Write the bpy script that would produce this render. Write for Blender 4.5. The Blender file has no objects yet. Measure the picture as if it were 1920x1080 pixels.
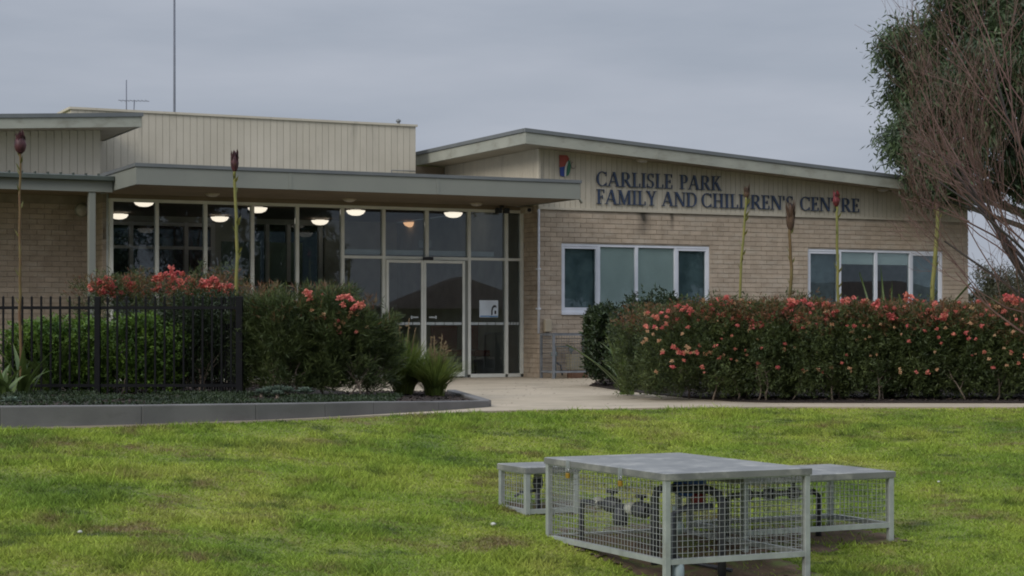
import bpy, math, random
import numpy as np
from mathutils import Vector, Matrix
random.seed(7); rng = np.random.default_rng(11)
R = math.radians
scn = bpy.context.scene
COL = scn.collection

# ------------------------------------------------------------------ camera, sky, sun, exposure
E = 0.95; F = 3400.0; HOR = 607.0
cd = bpy.data.cameras.new('camera'); cam = bpy.data.objects.new('camera', cd); COL.objects.link(cam)
cam.location = (0, 0, E); cam.rotation_euler = (R(90), 0, 0)
cd.sensor_width = 36; cd.lens = F/1920*36; cd.shift_y = (HOR-540)/1920
cd.clip_start = 0.1; cd.clip_end = 2000
scn.camera = cam

SUN_EL, SUN_DIR = R(32), (-0.66, -0.75)
w = bpy.data.worlds.new('World'); scn.world = w; w.use_nodes = True
nt = w.node_tree; N = nt.nodes; L = nt.links
for n in list(N): N.remove(n)
out = N.new('ShaderNodeOutputWorld'); bg = N.new('ShaderNodeBackground'); L.new(bg.outputs[0], out.inputs[0])
tc = N.new('ShaderNodeTexCoord'); sep = N.new('ShaderNodeSeparateXYZ'); L.new(tc.outputs['Generated'], sep.inputs[0])
sky = N.new('ShaderNodeTexSky'); sky.sky_type = 'NISHITA'; sky.sun_disc = False
sky.sun_elevation = SUN_EL; sky.sun_rotation = math.atan2(SUN_DIR[0], SUN_DIR[1]); sky.dust_density = 3
skm = N.new('ShaderNodeVectorMath'); skm.operation = 'SCALE'; skm.inputs[3].default_value = 0.06
L.new(sky.outputs[0], skm.inputs[0])
# cloud deck: overcast, brighter towards the zenith
mp = N.new('ShaderNodeMapping'); mp.inputs['Scale'].default_value = (1.0, 1.0, 5.0); L.new(tc.outputs['Generated'], mp.inputs[0])
nz = N.new('ShaderNodeTexNoise'); nz.inputs['Scale'].default_value = 4.2; nz.inputs['Detail'].default_value = 5; nz.inputs['Roughness'].default_value = .5
L.new(mp.outputs[0], nz.inputs['Vector'])
cr = N.new('ShaderNodeValToRGB'); L.new(nz.outputs[0], cr.inputs[0])
cr.color_ramp.elements[0].position = .30; cr.color_ramp.elements[0].color = (.335, .38, .455, 1)
cr.color_ramp.elements[1].position = .70; cr.color_ramp.elements[1].color = (.455, .49, .565, 1)
mr = N.new('ShaderNodeMapRange'); mr.interpolation_type = 'SMOOTHSTEP'
mr.inputs[1].default_value = .12; mr.inputs[2].default_value = 1.0; mr.inputs[3].default_value = 1.0; mr.inputs[4].default_value = 3.0
L.new(sep.outputs[2], mr.inputs[0])
sc = N.new('ShaderNodeVectorMath'); sc.operation = 'SCALE'; L.new(cr.outputs[0], sc.inputs[0]); L.new(mr.outputs[0], sc.inputs[3])
mx = N.new('ShaderNodeMix'); mx.data_type = 'RGBA'; mx.inputs[0].default_value = .93
L.new(skm.outputs[0], mx.inputs[6]); L.new(sc.outputs[0], mx.inputs[7]); L.new(mx.outputs[2], bg.inputs[0])
bg.inputs[1].default_value = 1.0

sd = bpy.data.lights.new('sun', 'SUN'); sun = bpy.data.objects.new('sun', sd); COL.objects.link(sun)
sd.energy = 1.5; sd.angle = R(24); sd.color = (1, .95, .87)
dv = Vector((SUN_DIR[0]*math.cos(SUN_EL), SUN_DIR[1]*math.cos(SUN_EL), math.sin(SUN_EL)))
sun.rotation_euler = dv.to_track_quat('Z', 'Y').to_euler()
vs = scn.view_settings; vs.view_transform = 'Standard'; vs.look = 'None'; vs.gamma = 1; vs.use_curve_mapping = False; vs.exposure = 0.0
scn.render.engine = 'CYCLES'
try: scn.cycles.filter_width = 1.9
except Exception: pass

# ------------------------------------------------------------------ helpers
TH = R(25.8); CT, ST = math.cos(TH), math.sin(TH); C0 = (0.4706, 32.0)
def P(u, v, z): return (C0[0]+u*CT-v*ST, C0[1]+u*ST+v*CT, z)
def uat(px, v):
    r = (px-960)/F
    return (r*(C0[1]+v*CT)-C0[0]+v*ST)/(CT-r*ST)
def at(px, Y): return (px-960)/F*Y
def zat(py, Y): return E+(HOR-py)/F*Y

def vnoise(x, y, seed=0):
    x = np.asarray(x, float); y = np.asarray(y, float)
    r = np.random.default_rng(seed).random((256, 256))
    xi = np.floor(x).astype(int); yi = np.floor(y).astype(int); fx = x-xi; fy = y-yi
    fx = fx*fx*(3-2*fx); fy = fy*fy*(3-2*fy)
    a = r[xi % 256, yi % 256]; b = r[(xi+1) % 256, yi % 256]; c = r[xi % 256, (yi+1) % 256]; d = r[(xi+1) % 256, (yi+1) % 256]
    return (a*(1-fx)+b*fx)*(1-fy)+(c*(1-fx)+d*fx)*fy

EX = np.array([-40, -9, -4.66, -2.52, -1.45, -0.3, 0.0, 1.75, 3.0, 6.1, 12, 60]); EY = np.array([13.0, 14.8, 16.42, 17.75, 18.8, 19.75, 19.9, 20.57, 20.8, 20.7, 20.4, 18.0])
def edge(x): return np.interp(x, EX, EY)
def gz(x, y):
    d = edge(x)-np.asarray(y, float)
    z = np.interp(d, [0, 7.3, 10, 14, 17, 400], [0, -.63, -.90, -1.25, -1.42, -1.42])
    bump = (vnoise(np.asarray(x)*1.3+9, np.asarray(y)*1.3+4, 3)-.5)*.05 + (vnoise(np.asarray(x)*.45, np.asarray(y)*.45+40, 5)-.5)*.07
    return np.where(d > 0, z+bump*np.clip(d/1.0, 0, 1)*np.clip((16-d)/2, 0, 1), 0.0)
def g1(x, y): return float(gz(np.array([x]), np.array([y]))[0])

def tag(o, label=None, cat=None, group=None, kind=None):
    if label: o['label'] = label
    if cat: o['category'] = cat
    if group: o['group'] = group
    if kind: o['kind'] = kind
    return o
def thing(name, label, cat, loc, group=None):
    o = bpy.data.objects.new(name, None); COL.objects.link(o); o.location = loc; o.empty_display_size = .1
    return tag(o, label, cat, group)
def worldloc(o):
    v = Vector((0, 0, 0))
    while o: v = v+o.location; o = o.parent
    return v

class MB:
    def __init__(s): s.v = []; s.f = []; s.m = []; s.sm = []
    def add(s, vs_, fs, mi=0, smooth=False):
        b = len(s.v); s.v += [tuple(p) for p in vs_]
        for f in fs: s.f.append(tuple(i+b for i in f)); s.m.append(mi); s.sm.append(smooth)
        return s
    def hexa(s, p, mi=0):   # 8 points: bottom 4 ccw, top 4
        return s.add(p, [(3, 2, 1, 0), (4, 5, 6, 7), (0, 1, 5, 4), (1, 2, 6, 5), (2, 3, 7, 6), (3, 0, 4, 7)], mi)
    def box(s, x0, x1, y0, y1, z0, z1, mi=0):
        return s.hexa([(x0, y0, z0), (x1, y0, z0), (x1, y1, z0), (x0, y1, z0), (x0, y0, z1), (x1, y0, z1), (x1, y1, z1), (x0, y1, z1)], mi)
    def bb(s, u0, u1, v0, v1, z0, z1, mi=0):  # box in building frame
        return s.hexa([P(u0, v0, z0), P(u1, v0, z0), P(u1, v1, z0), P(u0, v1, z0), P(u0, v0, z1), P(u1, v0, z1), P(u1, v1, z1), P(u0, v1, z1)], mi)
    def slab(s, u0, u1, v0, v1, zb0, zb1, t, mi=0):  # sloped along u
        return s.hexa([P(u0, v0, zb0), P(u1, v0, zb1), P(u1, v1, zb1), P(u0, v1, zb0), P(u0, v0, zb0+t), P(u1, v0, zb1+t), P(u1, v1, zb1+t), P(u0, v1, zb0+t)], mi)
    def bar(s, a, b, wd, ht, mi=0, up=(0, 0, 1)):
        a = Vector(a); b = Vector(b); d = (b-a).normalized(); u = Vector(up)
        if abs(d.dot(u)) > .95: u = Vector((CT, ST, 0))
        r = d.cross(u).normalized()*wd/2; q = r.cross(d).normalized()*ht/2
        return s.hexa([a-r-q, a+r-q, b+r-q, b-r-q, a-r+q, a+r+q, b+r+q, b-r+q], mi)
    def tube(s, pts, rad, n=8, mi=0, cap=True, smooth=True):
        pts = [Vector(p) for p in pts]
        if not hasattr(rad, '__len__'): rad = [rad]*len(pts)
        base = len(s.v); prev = None
        for i, p in enumerate(pts):
            d = (pts[min(i+1, len(pts)-1)]-pts[max(i-1, 0)])
            if d.length < 1e-9: d = Vector((0, 0, 1))
            d.normalize()
            if prev is None: a = d.orthogonal().normalized()
            else:
                a = prev-d*prev.dot(d); a = a.normalized() if a.length > 1e-6 else d.orthogonal().normalized()
            prev = a; b = d.cross(a)
            for k in range(n):
                t = 2*math.pi*k/n; s.v.append(tuple(p+(a*math.cos(t)+b*math.sin(t))*rad[i]))
        for i in range(len(pts)-1):
            for k in range(n):
                k2 = (k+1) % n
                s.f.append((base+i*n+k, base+i*n+k2, base+(i+1)*n+k2, base+(i+1)*n+k)); s.m.append(mi); s.sm.append(smooth)
        if cap and n > 3:
            s.f.append(tuple(base+k for k in range(n))[::-1]); s.m.append(mi); s.sm.append(False)
            e = base+(len(pts)-1)*n; s.f.append(tuple(e+k for k in range(n))); s.m.append(mi); s.sm.append(False)
        return s
    def lathe(s, c, prof, n=20, mi=0, axis=None, smooth=True):   # prof [(r,h)]
        c = Vector(c); ax = Vector(axis or (0, 0, 1)).normalized(); a = ax.orthogonal().normalized(); b = ax.cross(a); base = len(s.v)
        for r_, h in prof:
            for k in range(n):
                t = 2*math.pi*k/n; s.v.append(tuple(c+ax*h+(a*math.cos(t)+b*math.sin(t))*max(r_, 1e-4)))
        for i in range(len(prof)-1):
            for k in range(n):
                k2 = (k+1) % n; s.f.append((base+i*n+k, base+i*n+k2, base+(i+1)*n+k2, base+(i+1)*n+k)); s.m.append(mi); s.sm.append(smooth)
        return s
    def build(s, name, mats, parent=None, bevel=0):
        me = bpy.data.meshes.new(name)
        org = worldloc(parent) if parent else Vector((0, 0, 0))
        me.from_pydata([tuple(Vector(p)-org) for p in s.v], [], s.f)
        if not isinstance(mats, (list, tuple)): mats = [mats]
        for m_ in mats: me.materials.append(m_)
        me.polygons.foreach_set('material_index', s.m); me.polygons.foreach_set('use_smooth', s.sm); me.update()
        o = bpy.data.objects.new(name, me); COL.objects.link(o)
        if parent: o.parent = parent
        if bevel:
            b = o.modifiers.new('bevel', 'BEVEL'); b.width = bevel; b.segments = 2; b.limit_method = 'ANGLE'
        return o

def npmesh(name, verts, nper, mats, parent=None, midx=None):
    """verts (N,nper,3): N separate polygons"""
    verts = np.asarray(verts, np.float32); n = verts.shape[0]
    org = worldloc(parent) if parent else Vector((0, 0, 0))
    verts = verts-np.array(org, np.float32)
    me = bpy.data.meshes.new(name); me.vertices.add(n*nper); me.vertices.foreach_set('co', verts.reshape(-1))
    me.loops.add(n*nper); me.loops.foreach_set('vertex_index', np.arange(n*nper, dtype=np.int32))
    me.polygons.add(n); me.polygons.foreach_set('loop_start', np.arange(0, n*nper, nper, dtype=np.int32))
    if not isinstance(mats, (list, tuple)): mats = [mats]
    for m_ in mats: me.materials.append(m_)
    if midx is not None: me.polygons.foreach_set('material_index', np.asarray(midx, np.int32))
    me.update(calc_edges=True); me.validate()
    o = bpy.data.objects.new(name, me); COL.objects.link(o)
    if parent: o.parent = parent
    return o

def inst(name, mesh, parent, loc, rotz=0, scale=(1, 1, 1), rot=None):
    o = bpy.data.objects.new(name, mesh); COL.objects.link(o)
    if parent: o.parent = parent; loc = Vector(loc)-worldloc(parent)
    o.location = loc; o.rotation_euler = rot or (0, 0, rotz); o.scale = scale
    return o

# ------------------------------------------------------------------ materials
def mat(name, c1, c2=None, rough=.7, scale=3.0, detail=5, metal=0, bump=0, bscale=40, isl=0, objr=0, spec=.4, stretch=(1, 1, 1), trans=0, lo=.35, hi=.65, dirt=None):
    m = bpy.data.materials.new(name); m.use_nodes = True; t = m.node_tree; n = t.nodes; l = t.links
    b = n['Principled BSDF']; b.inputs['Roughness'].default_value = rough; b.inputs['Metallic'].default_value = metal
    b.inputs['Specular IOR Level'].default_value = spec
    g = n.new('ShaderNodeNewGeometry'); mp_ = n.new('ShaderNodeMapping'); mp_.inputs['Scale'].default_value = stretch
    l.new(g.outputs['Position'], mp_.inputs[0])
    c2 = c2 or tuple(x*.8 for x in c1)
    z = n.new('ShaderNodeTexNoise'); z.inputs['Scale'].default_value = scale; z.inputs['Detail'].default_value = detail; l.new(mp_.outputs[0], z.inputs['Vector'])
    r = n.new('ShaderNodeValToRGB'); r.color_ramp.elements[0].position = lo; r.color_ramp.elements[1].position = hi
    r.color_ramp.elements[0].color = (*c1, 1); r.color_ramp.elements[1].color = (*c2, 1); l.new(z.outputs[0], r.inputs[0]); colr = r.outputs[0]
    if isl or objr:
        rnd = g.outputs['Random Per Island']; 
        if objr:
            oi = n.new('ShaderNodeObjectInfo'); ad = n.new('ShaderNodeMath'); ad.operation = 'ADD'; l.new(rnd, ad.inputs[0]); l.new(oi.outputs['Random'], ad.inputs[1])
            fr = n.new('ShaderNodeMath'); fr.operation = 'FRACT'; l.new(ad.outputs[0], fr.inputs[0]); rnd = fr.outputs[0]
        k = isl or objr
        q = n.new('ShaderNodeMapRange'); q.inputs[3].default_value = 1-k; q.inputs[4].default_value = 1+k; l.new(rnd, q.inputs[0])
        s_ = n.new('ShaderNodeVectorMath'); s_.operation = 'SCALE'; l.new(colr, s_.inputs[0]); l.new(q.outputs[0], s_.inputs[3]); colr = s_.outputs[0]
    if dirt:   # (colour, scale, lo, hi, stretch)
        mp2 = n.new('ShaderNodeMapping'); mp2.inputs['Scale'].default_value = dirt[4]; l.new(g.outputs['Position'], mp2.inputs[0])
        z2 = n.new('ShaderNodeTexNoise'); z2.inputs['Scale'].default_value = dirt[1]; z2.inputs['Detail'].default_value = 6; z2.inputs['Roughness'].default_value = .65; l.new(mp2.outputs[0], z2.inputs['Vector'])
        mr2 = n.new('ShaderNodeMapRange'); mr2.inputs[1].default_value = dirt[2]; mr2.inputs[2].default_value = dirt[3]; l.new(z2.outputs[0], mr2.inputs[0])
        mm = n.new('ShaderNodeMix'); mm.data_type = 'RGBA'; l.new(mr2.outputs[0], mm.inputs[0]); l.new(colr, mm.inputs[6]); mm.inputs[7].default_value = (*dirt[0], 1); colr = mm.outputs[2]
    l.new(colr, b.inputs['Base Color'])
    if bump:
        bz = n.new('ShaderNodeTexNoise'); bz.inputs['Scale'].default_value = bscale; bz.inputs['Detail'].default_value = 6; l.new(g.outputs['Position'], bz.inputs['Vector'])
        bp = n.new('ShaderNodeBump'); bp.inputs['Strength'].default_value = bump; bp.inputs['Distance'].default_value = .01; l.new(bz.outputs[0], bp.inputs['Height']); l.new(bp.outputs[0], b.inputs['Normal'])
    if trans:
        tr = n.new('ShaderNodeBsdfTranslucent'); l.new(colr, tr.inputs[0]); ms = n.new('ShaderNodeMixShader'); ms.inputs[0].default_value = trans
        l.new(b.outputs[0], ms.inputs[1]); l.new(tr.outputs[0], ms.inputs[2]); l.new(ms.outputs[0], n['Material Output'].inputs[0])
    m['out'] = 1
    return m
def emit(name, c, s):
    m = bpy.data.materials.new(name); m.use_nodes = True; b = m.node_tree.nodes['Principled BSDF']
    b.inputs['Base Color'].default_value = (.8, .75, .7, 1); b.inputs['Emission Color'].default_value = (*c, 1); b.inputs['Emission Strength'].default_value = s
    return m
def glassmat(name, tint, base, k):
    m = bpy.data.materials.new(name); m.use_nodes = True; t = m.node_tree; n = t.nodes; l = t.links; n.remove(n['Principled BSDF'])
    tr = n.new('ShaderNodeBsdfTransparent'); tr.inputs[0].default_value = (*tint, 1)
    gl = n.new('ShaderNodeBsdfGlossy'); gl.inputs['Roughness'].default_value = 0.01; gl.inputs[0].default_value = (.95, .97, 1, 1)
    g = n.new('ShaderNodeNewGeometry'); z = n.new('ShaderNodeTexNoise'); z.inputs['Scale'].default_value = 1.3; l.new(g.outputs['Position'], z.inputs['Vector'])
    bp = n.new('ShaderNodeBump'); bp.inputs['Strength'].default_value = .03; bp.inputs['Distance'].default_value = .01; l.new(z.outputs[0], bp.inputs['Height']); l.new(bp.outputs[0], gl.inputs['Normal'])
    fr = n.new('ShaderNodeFresnel'); fr.inputs[0].default_value = 1.5
    ma = n.new('ShaderNodeMath'); ma.operation = 'MULTIPLY_ADD'; ma.inputs[1].default_value = k; ma.inputs[2].default_value = base; ma.use_clamp = True; l.new(fr.outputs[0], ma.inputs[0])
    ms = n.new('ShaderNodeMixShader'); l.new(ma.outputs[0], ms.inputs[0]); l.new(tr.outputs[0], ms.inputs[1]); l.new(gl.outputs[0], ms.inputs[2]); l.new(ms.outputs[0], n['Material Output'].inputs[0])
    return m

M = {}
M['board'] = mat('cream_painted_board', (.55, .495, .395), (.49, .44, .345), rough=.6, scale=1.2, objr=.04, bump=.15, bscale=25, dirt=((.30, .27, .21), 1.6, .56, .85, (2.5, 2.5, .5)))
M['groove'] = mat('board_groove', (.44, .40, .32), rough=.8)
M['brick'] = mat('tan_brick', (.475, .38, .285), (.395, .315, .232), rough=.85, scale=5, objr=.09, bump=.5, bscale=60, dirt=((.50, .43, .34), 2.2, .5, .75, (1, 1, 3)))
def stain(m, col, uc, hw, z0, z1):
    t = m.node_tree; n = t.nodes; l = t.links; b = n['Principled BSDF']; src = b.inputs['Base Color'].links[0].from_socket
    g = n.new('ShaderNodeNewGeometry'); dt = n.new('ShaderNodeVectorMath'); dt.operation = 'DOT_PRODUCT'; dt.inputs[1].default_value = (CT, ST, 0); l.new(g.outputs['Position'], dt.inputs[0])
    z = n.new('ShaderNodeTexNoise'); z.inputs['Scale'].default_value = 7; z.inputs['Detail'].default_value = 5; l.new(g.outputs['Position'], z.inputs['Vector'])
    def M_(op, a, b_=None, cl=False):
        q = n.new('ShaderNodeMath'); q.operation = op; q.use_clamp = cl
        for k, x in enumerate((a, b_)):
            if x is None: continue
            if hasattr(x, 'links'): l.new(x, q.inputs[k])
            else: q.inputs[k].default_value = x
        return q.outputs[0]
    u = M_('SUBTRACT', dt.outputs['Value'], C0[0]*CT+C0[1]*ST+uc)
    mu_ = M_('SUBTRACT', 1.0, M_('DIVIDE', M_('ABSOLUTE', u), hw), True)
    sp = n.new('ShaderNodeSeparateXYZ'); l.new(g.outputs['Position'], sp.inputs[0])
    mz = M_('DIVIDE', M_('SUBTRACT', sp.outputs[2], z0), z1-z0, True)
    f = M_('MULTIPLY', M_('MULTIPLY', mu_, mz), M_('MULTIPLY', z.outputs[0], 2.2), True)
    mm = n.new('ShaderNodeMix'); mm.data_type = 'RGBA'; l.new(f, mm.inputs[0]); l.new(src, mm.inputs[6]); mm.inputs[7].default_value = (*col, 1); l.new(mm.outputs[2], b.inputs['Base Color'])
M['mortar'] = mat('mortar', (.36, .30, .235), (.28, .235, .18), rough=.95, scale=6)
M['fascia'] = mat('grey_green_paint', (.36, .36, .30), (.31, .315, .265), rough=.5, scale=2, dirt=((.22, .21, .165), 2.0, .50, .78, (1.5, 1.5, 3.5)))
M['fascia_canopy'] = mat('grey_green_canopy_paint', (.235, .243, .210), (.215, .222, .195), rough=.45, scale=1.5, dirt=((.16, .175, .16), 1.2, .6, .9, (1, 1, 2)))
M['capmetal'] = mat('grey_flashing', (.175, .185, .185), (.15, .16, .165), rough=.4, scale=3, metal=.2)
M['darkgutter'] = mat('dark_green_gutter', (.075, .09, .075), rough=.45)
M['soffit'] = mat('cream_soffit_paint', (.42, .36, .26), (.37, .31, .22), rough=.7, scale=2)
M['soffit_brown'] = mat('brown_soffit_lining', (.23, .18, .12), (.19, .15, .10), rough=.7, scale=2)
M['roof'] = mat('grey_roof_sheet', (.20, .21, .21), rough=.5)
M['alu'] = mat('pale_aluminium_frame', (.76, .76, .68), (.68, .68, .61), rough=.4, scale=4)
M['white'] = mat('white_window_frame', (.70, .71, .75), (.62, .64, .68), rough=.4, scale=4)
M['glass'] = glassmat('dark_glass', (.80, .84, .83), .008, .95)
M['glass2'] = glassmat('window_glass', (.90, .96, .955), .0, .75)
M['blind'] = mat('pale_roller_blind', (.62, .62, .585), (.54, .545, .52), rough=.8, scale=2)
M['panetint'] = mat('dark_pane_tint', (.17, .21, .22), (.09, .12, .13), rough=.9, scale=4)  # dim reflection of the end panes, put into a sheet colour
M['darkwire'] = mat('weathered_cage_steel', (.20, .21, .225), (.14, .15, .16), rough=.6, scale=8)
M['bounce'] = mat('interior_wall_paint', (.55, .57, .54), rough=.8)
M['carpet'] = mat('dark_carpet', (.04, .042, .045), rough=.95)
M['ceil'] = mat('interior_ceiling', (.20, .17, .14), rough=.8)
M['dark'] = mat('dark_furniture', (.03, .028, .03), rough=.5)
M['board_green'] = mat('pinboard', (.22, .31, .29), rough=.8)
M['red'] = mat('dark_red_vinyl', (.22, .02, .02), rough=.45)
M['black'] = mat('black_metal', (.006, .006, .007), (.009, .009, .010), rough=.5, scale=8, spec=.15)
M['blackplastic'] = mat('black_plastic', (.02, .02, .022), rough=.4)
M['lettersblue'] = mat('navy_letter_paint', (.028, .048, .098), (.04, .062, .115), rough=.4, scale=5)
M['logo_red'] = mat('emblem_red', (.34, .07, .05), rough=.5); M['logo_blue'] = mat('emblem_blue', (.03, .06, .26), rough=.5)
M['logo_green'] = mat('emblem_green', (.03, .16, .09), rough=.5); M['logo_white'] = mat('emblem_white', (.6, .6, .55), rough=.5); M['logo_grey'] = mat('emblem_grey', (.28, .2, .19), rough=.5)
M['lamp'] = emit('lit_lamp_glass', (1, .82, .68), 1.7); M['lamp_warm'] = emit('warm_lit_lamp_glass', (1, .52, .28), 1.1)
M['unlit'] = mat('unlit_opal_glass', (.55, .5, .42), rough=.35)
M['galv'] = mat('galvanised_steel', (.46, .485, .46), (.37, .395, .38), rough=.42, scale=9, metal=.35, bump=.1, bscale=60, dirt=((.27, .27, .25), 5, .55, .8, (1, 1, 1)))
M['galvlid'] = mat('galvanised_lid_sheet', (.25, .25, .235), (.185, .187, .18), rough=.45, scale=3, metal=.3, bump=.1, bscale=30, dirt=((.42, .41, .37), 4.5, .50, .72, (1, 1, 1)))
M['wire'] = mat('dull_wire', (.46, .475, .46), (.34, .35, .34), rough=.5, metal=.3)
M['brass'] = mat('brass', (.55, .33, .06), rough=.35, metal=.6)
M['steel'] = mat('steel_shackle', (.4, .4, .4), rough=.3, metal=.9)
M['pipe'] = mat('black_pipe', (.035, .038, .046), (.06, .062, .07), rough=.45, scale=12)
M['pipewhite'] = mat('white_union_nut', (.55, .55, .48), rough=.5)
M['pipeblue'] = mat('blue_valve_enamel', (.05, .13, .42), rough=.35); M['pipered'] = mat('red_valve_enamel', (.26, .035, .04), rough=.35); M['pipegrey'] = mat('grey_valve_casting', (.22, .27, .27), rough=.5)
M['concrete'] = mat('path_concrete', (.43, .355, .26), (.36, .30, .215), rough=.9, scale=1.2, bump=.2, bscale=120, dirt=((.27, .23, .17), 1.6, .50, .78, (1, 1, 1)))
M['kerb'] = mat('grey_kerb_concrete', (.165, .158, .150), (.13, .125, .12), rough=.9, scale=2.5, bump=.3, bscale=80, dirt=((.10, .095, .085), 2, .55, .8, (1, 1, 2)))
M['mulch'] = mat('dark_bark_mulch', (.035, .023, .017), (.018, .013, .010), rough=.95, scale=25, bump=1, bscale=40)
M['chip'] = mat('bark_chips', (.045, .028, .02), (.024, .016, .012), rough=.9, isl=.5)
M['soil'] = mat('bare_brown_soil', (.13, .085, .05), (.085, .055, .033), rough=.95, scale=12, bump=1, bscale=30, dirt=((.10, .12, .03), 5, .5, .62, (1, 1, 1)))
M['asphalt'] = mat('asphalt', (.05, .05, .052), rough=.9)
M['leaf'] = mat('narrow_dark_leaf', (.092, .118, .036), (.040, .060, .019), rough=.55, scale=4, isl=.55, trans=.25)
M['leaftip'] = mat('reddish_new_leaf', (.19, .075, .04), (.10, .085, .028), rough=.55, scale=6, isl=.35, trans=.25)
M['leafgreen'] = mat('fresh_green_leaf', (.15, .24, .036), (.06, .12, .02), rough=.5, scale=3, isl=.4, trans=.25)
M['leafdark'] = mat('deep_green_leaf', (.030, .050, .015), (.018, .032, .011), rough=.5, scale=3, isl=.4, trans=.15)
M['leafgum'] = mat('eucalyptus_leaf', (.085, .12, .05), (.035, .058, .024), rough=.5, scale=1.6, isl=.5, trans=.2)
M['strap'] = mat('strap_leaf', (.105, .15, .035), (.06, .095, .028), rough=.4, scale=3, objr=.25, trans=.2)
M['grassclump'] = mat('clumping_grass_leaf', (.22, .26, .06), (.12, .17, .04), rough=.5, scale=4, isl=.35, trans=.25)
M['drygrass'] = mat('dry_seed_head', (.26, .18, .10), rough=.8, isl=.3, trans=.2)
M['succ'] = mat('grey_green_succulent', (.16, .21, .155), (.11, .15, .115), rough=.5, isl=.3)
M['stem'] = mat('pale_shrub_bark', (.24, .19, .145), (.13, .10, .075), rough=.9, scale=9)
M['twig'] = mat('purplish_bare_twig', (.14, .075, .068), (.19, .12, .10), rough=.8, scale=3)
M['limb'] = mat('dark_grey_bark', (.05, .042, .042), (.08, .065, .06), rough=.85, scale=5)
M['trunk'] = mat('eucalyptus_bark', (.22, .19, .15), (.13, .11, .085), rough=.85, scale=3)
M['flower'] = mat('coral_flower', (.66, .15, .155), (.66, .25, .17), rough=.5, scale=9, isl=.2, trans=.25)
M['flowerpale'] = mat('pale_cream_flower', (.60, .42, .24), (.55, .30, .17), rough=.5, isl=.2, trans=.25)
M['lilystem'] = mat('yellow_green_lily_stem', (.22, .20, .05), (.16, .165, .045), rough=.5, scale=5)
M['lilystemred'] = mat('red_brown_lily_stem', (.13, .065, .03), (.15, .12, .04), rough=.5, scale=4)
M['lilyhead'] = mat('dark_red_lily_head', (.085, .025, .03), (.04, .016, .018), rough=.5, scale=15, isl=.3)
M['lilyheadred'] = mat('bright_red_lily_head', (.22, .03, .035), (.06, .014, .016), rough=.5, scale=15, isl=.3)
M['lilyheaddry'] = mat('dried_lily_head', (.06, .035, .025), (.10, .06, .035), rough=.8, scale=15, isl=.3)
M['paper'] = mat('poster_paper', (.70, .76, .80), rough=.6); M['posterblue'] = mat('poster_blue', (.06, .22, .45), rough=.6)
M['frost'] = mat('frosted_film', (.52, .56, .55), rough=.8)
M['cardboard'] = mat('beige_meter_casing', (.36, .32, .22), rough=.7)
M['terracotta'] = mat('terracotta_block', (.22, .12, .08), rough=.85)
M['mast'] = mat('grey_mast', (.16, .17, .21), rough=.5)
M['housewall'] = mat('cream_render', (.45, .40, .33), rough=.9); M['housebrick'] = mat('red_brown_brickwork', (.24, .13, .09), rough=.9); M['tile'] = mat('roof_tile', (.13, .09, .075), (.10, .07, .06), rough=.8, scale=8)
M['streetleaf'] = mat('street_tree_leaf', (.09, .115, .06), (.05, .07, .04), rough=.5, scale=2, isl=.5, trans=.2)
M['farleaf'] = mat('far_shrub_leaf', (.07, .065, .035), (.045, .048, .024), rough=.6, scale=2, isl=.4, trans=.2)

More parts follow.
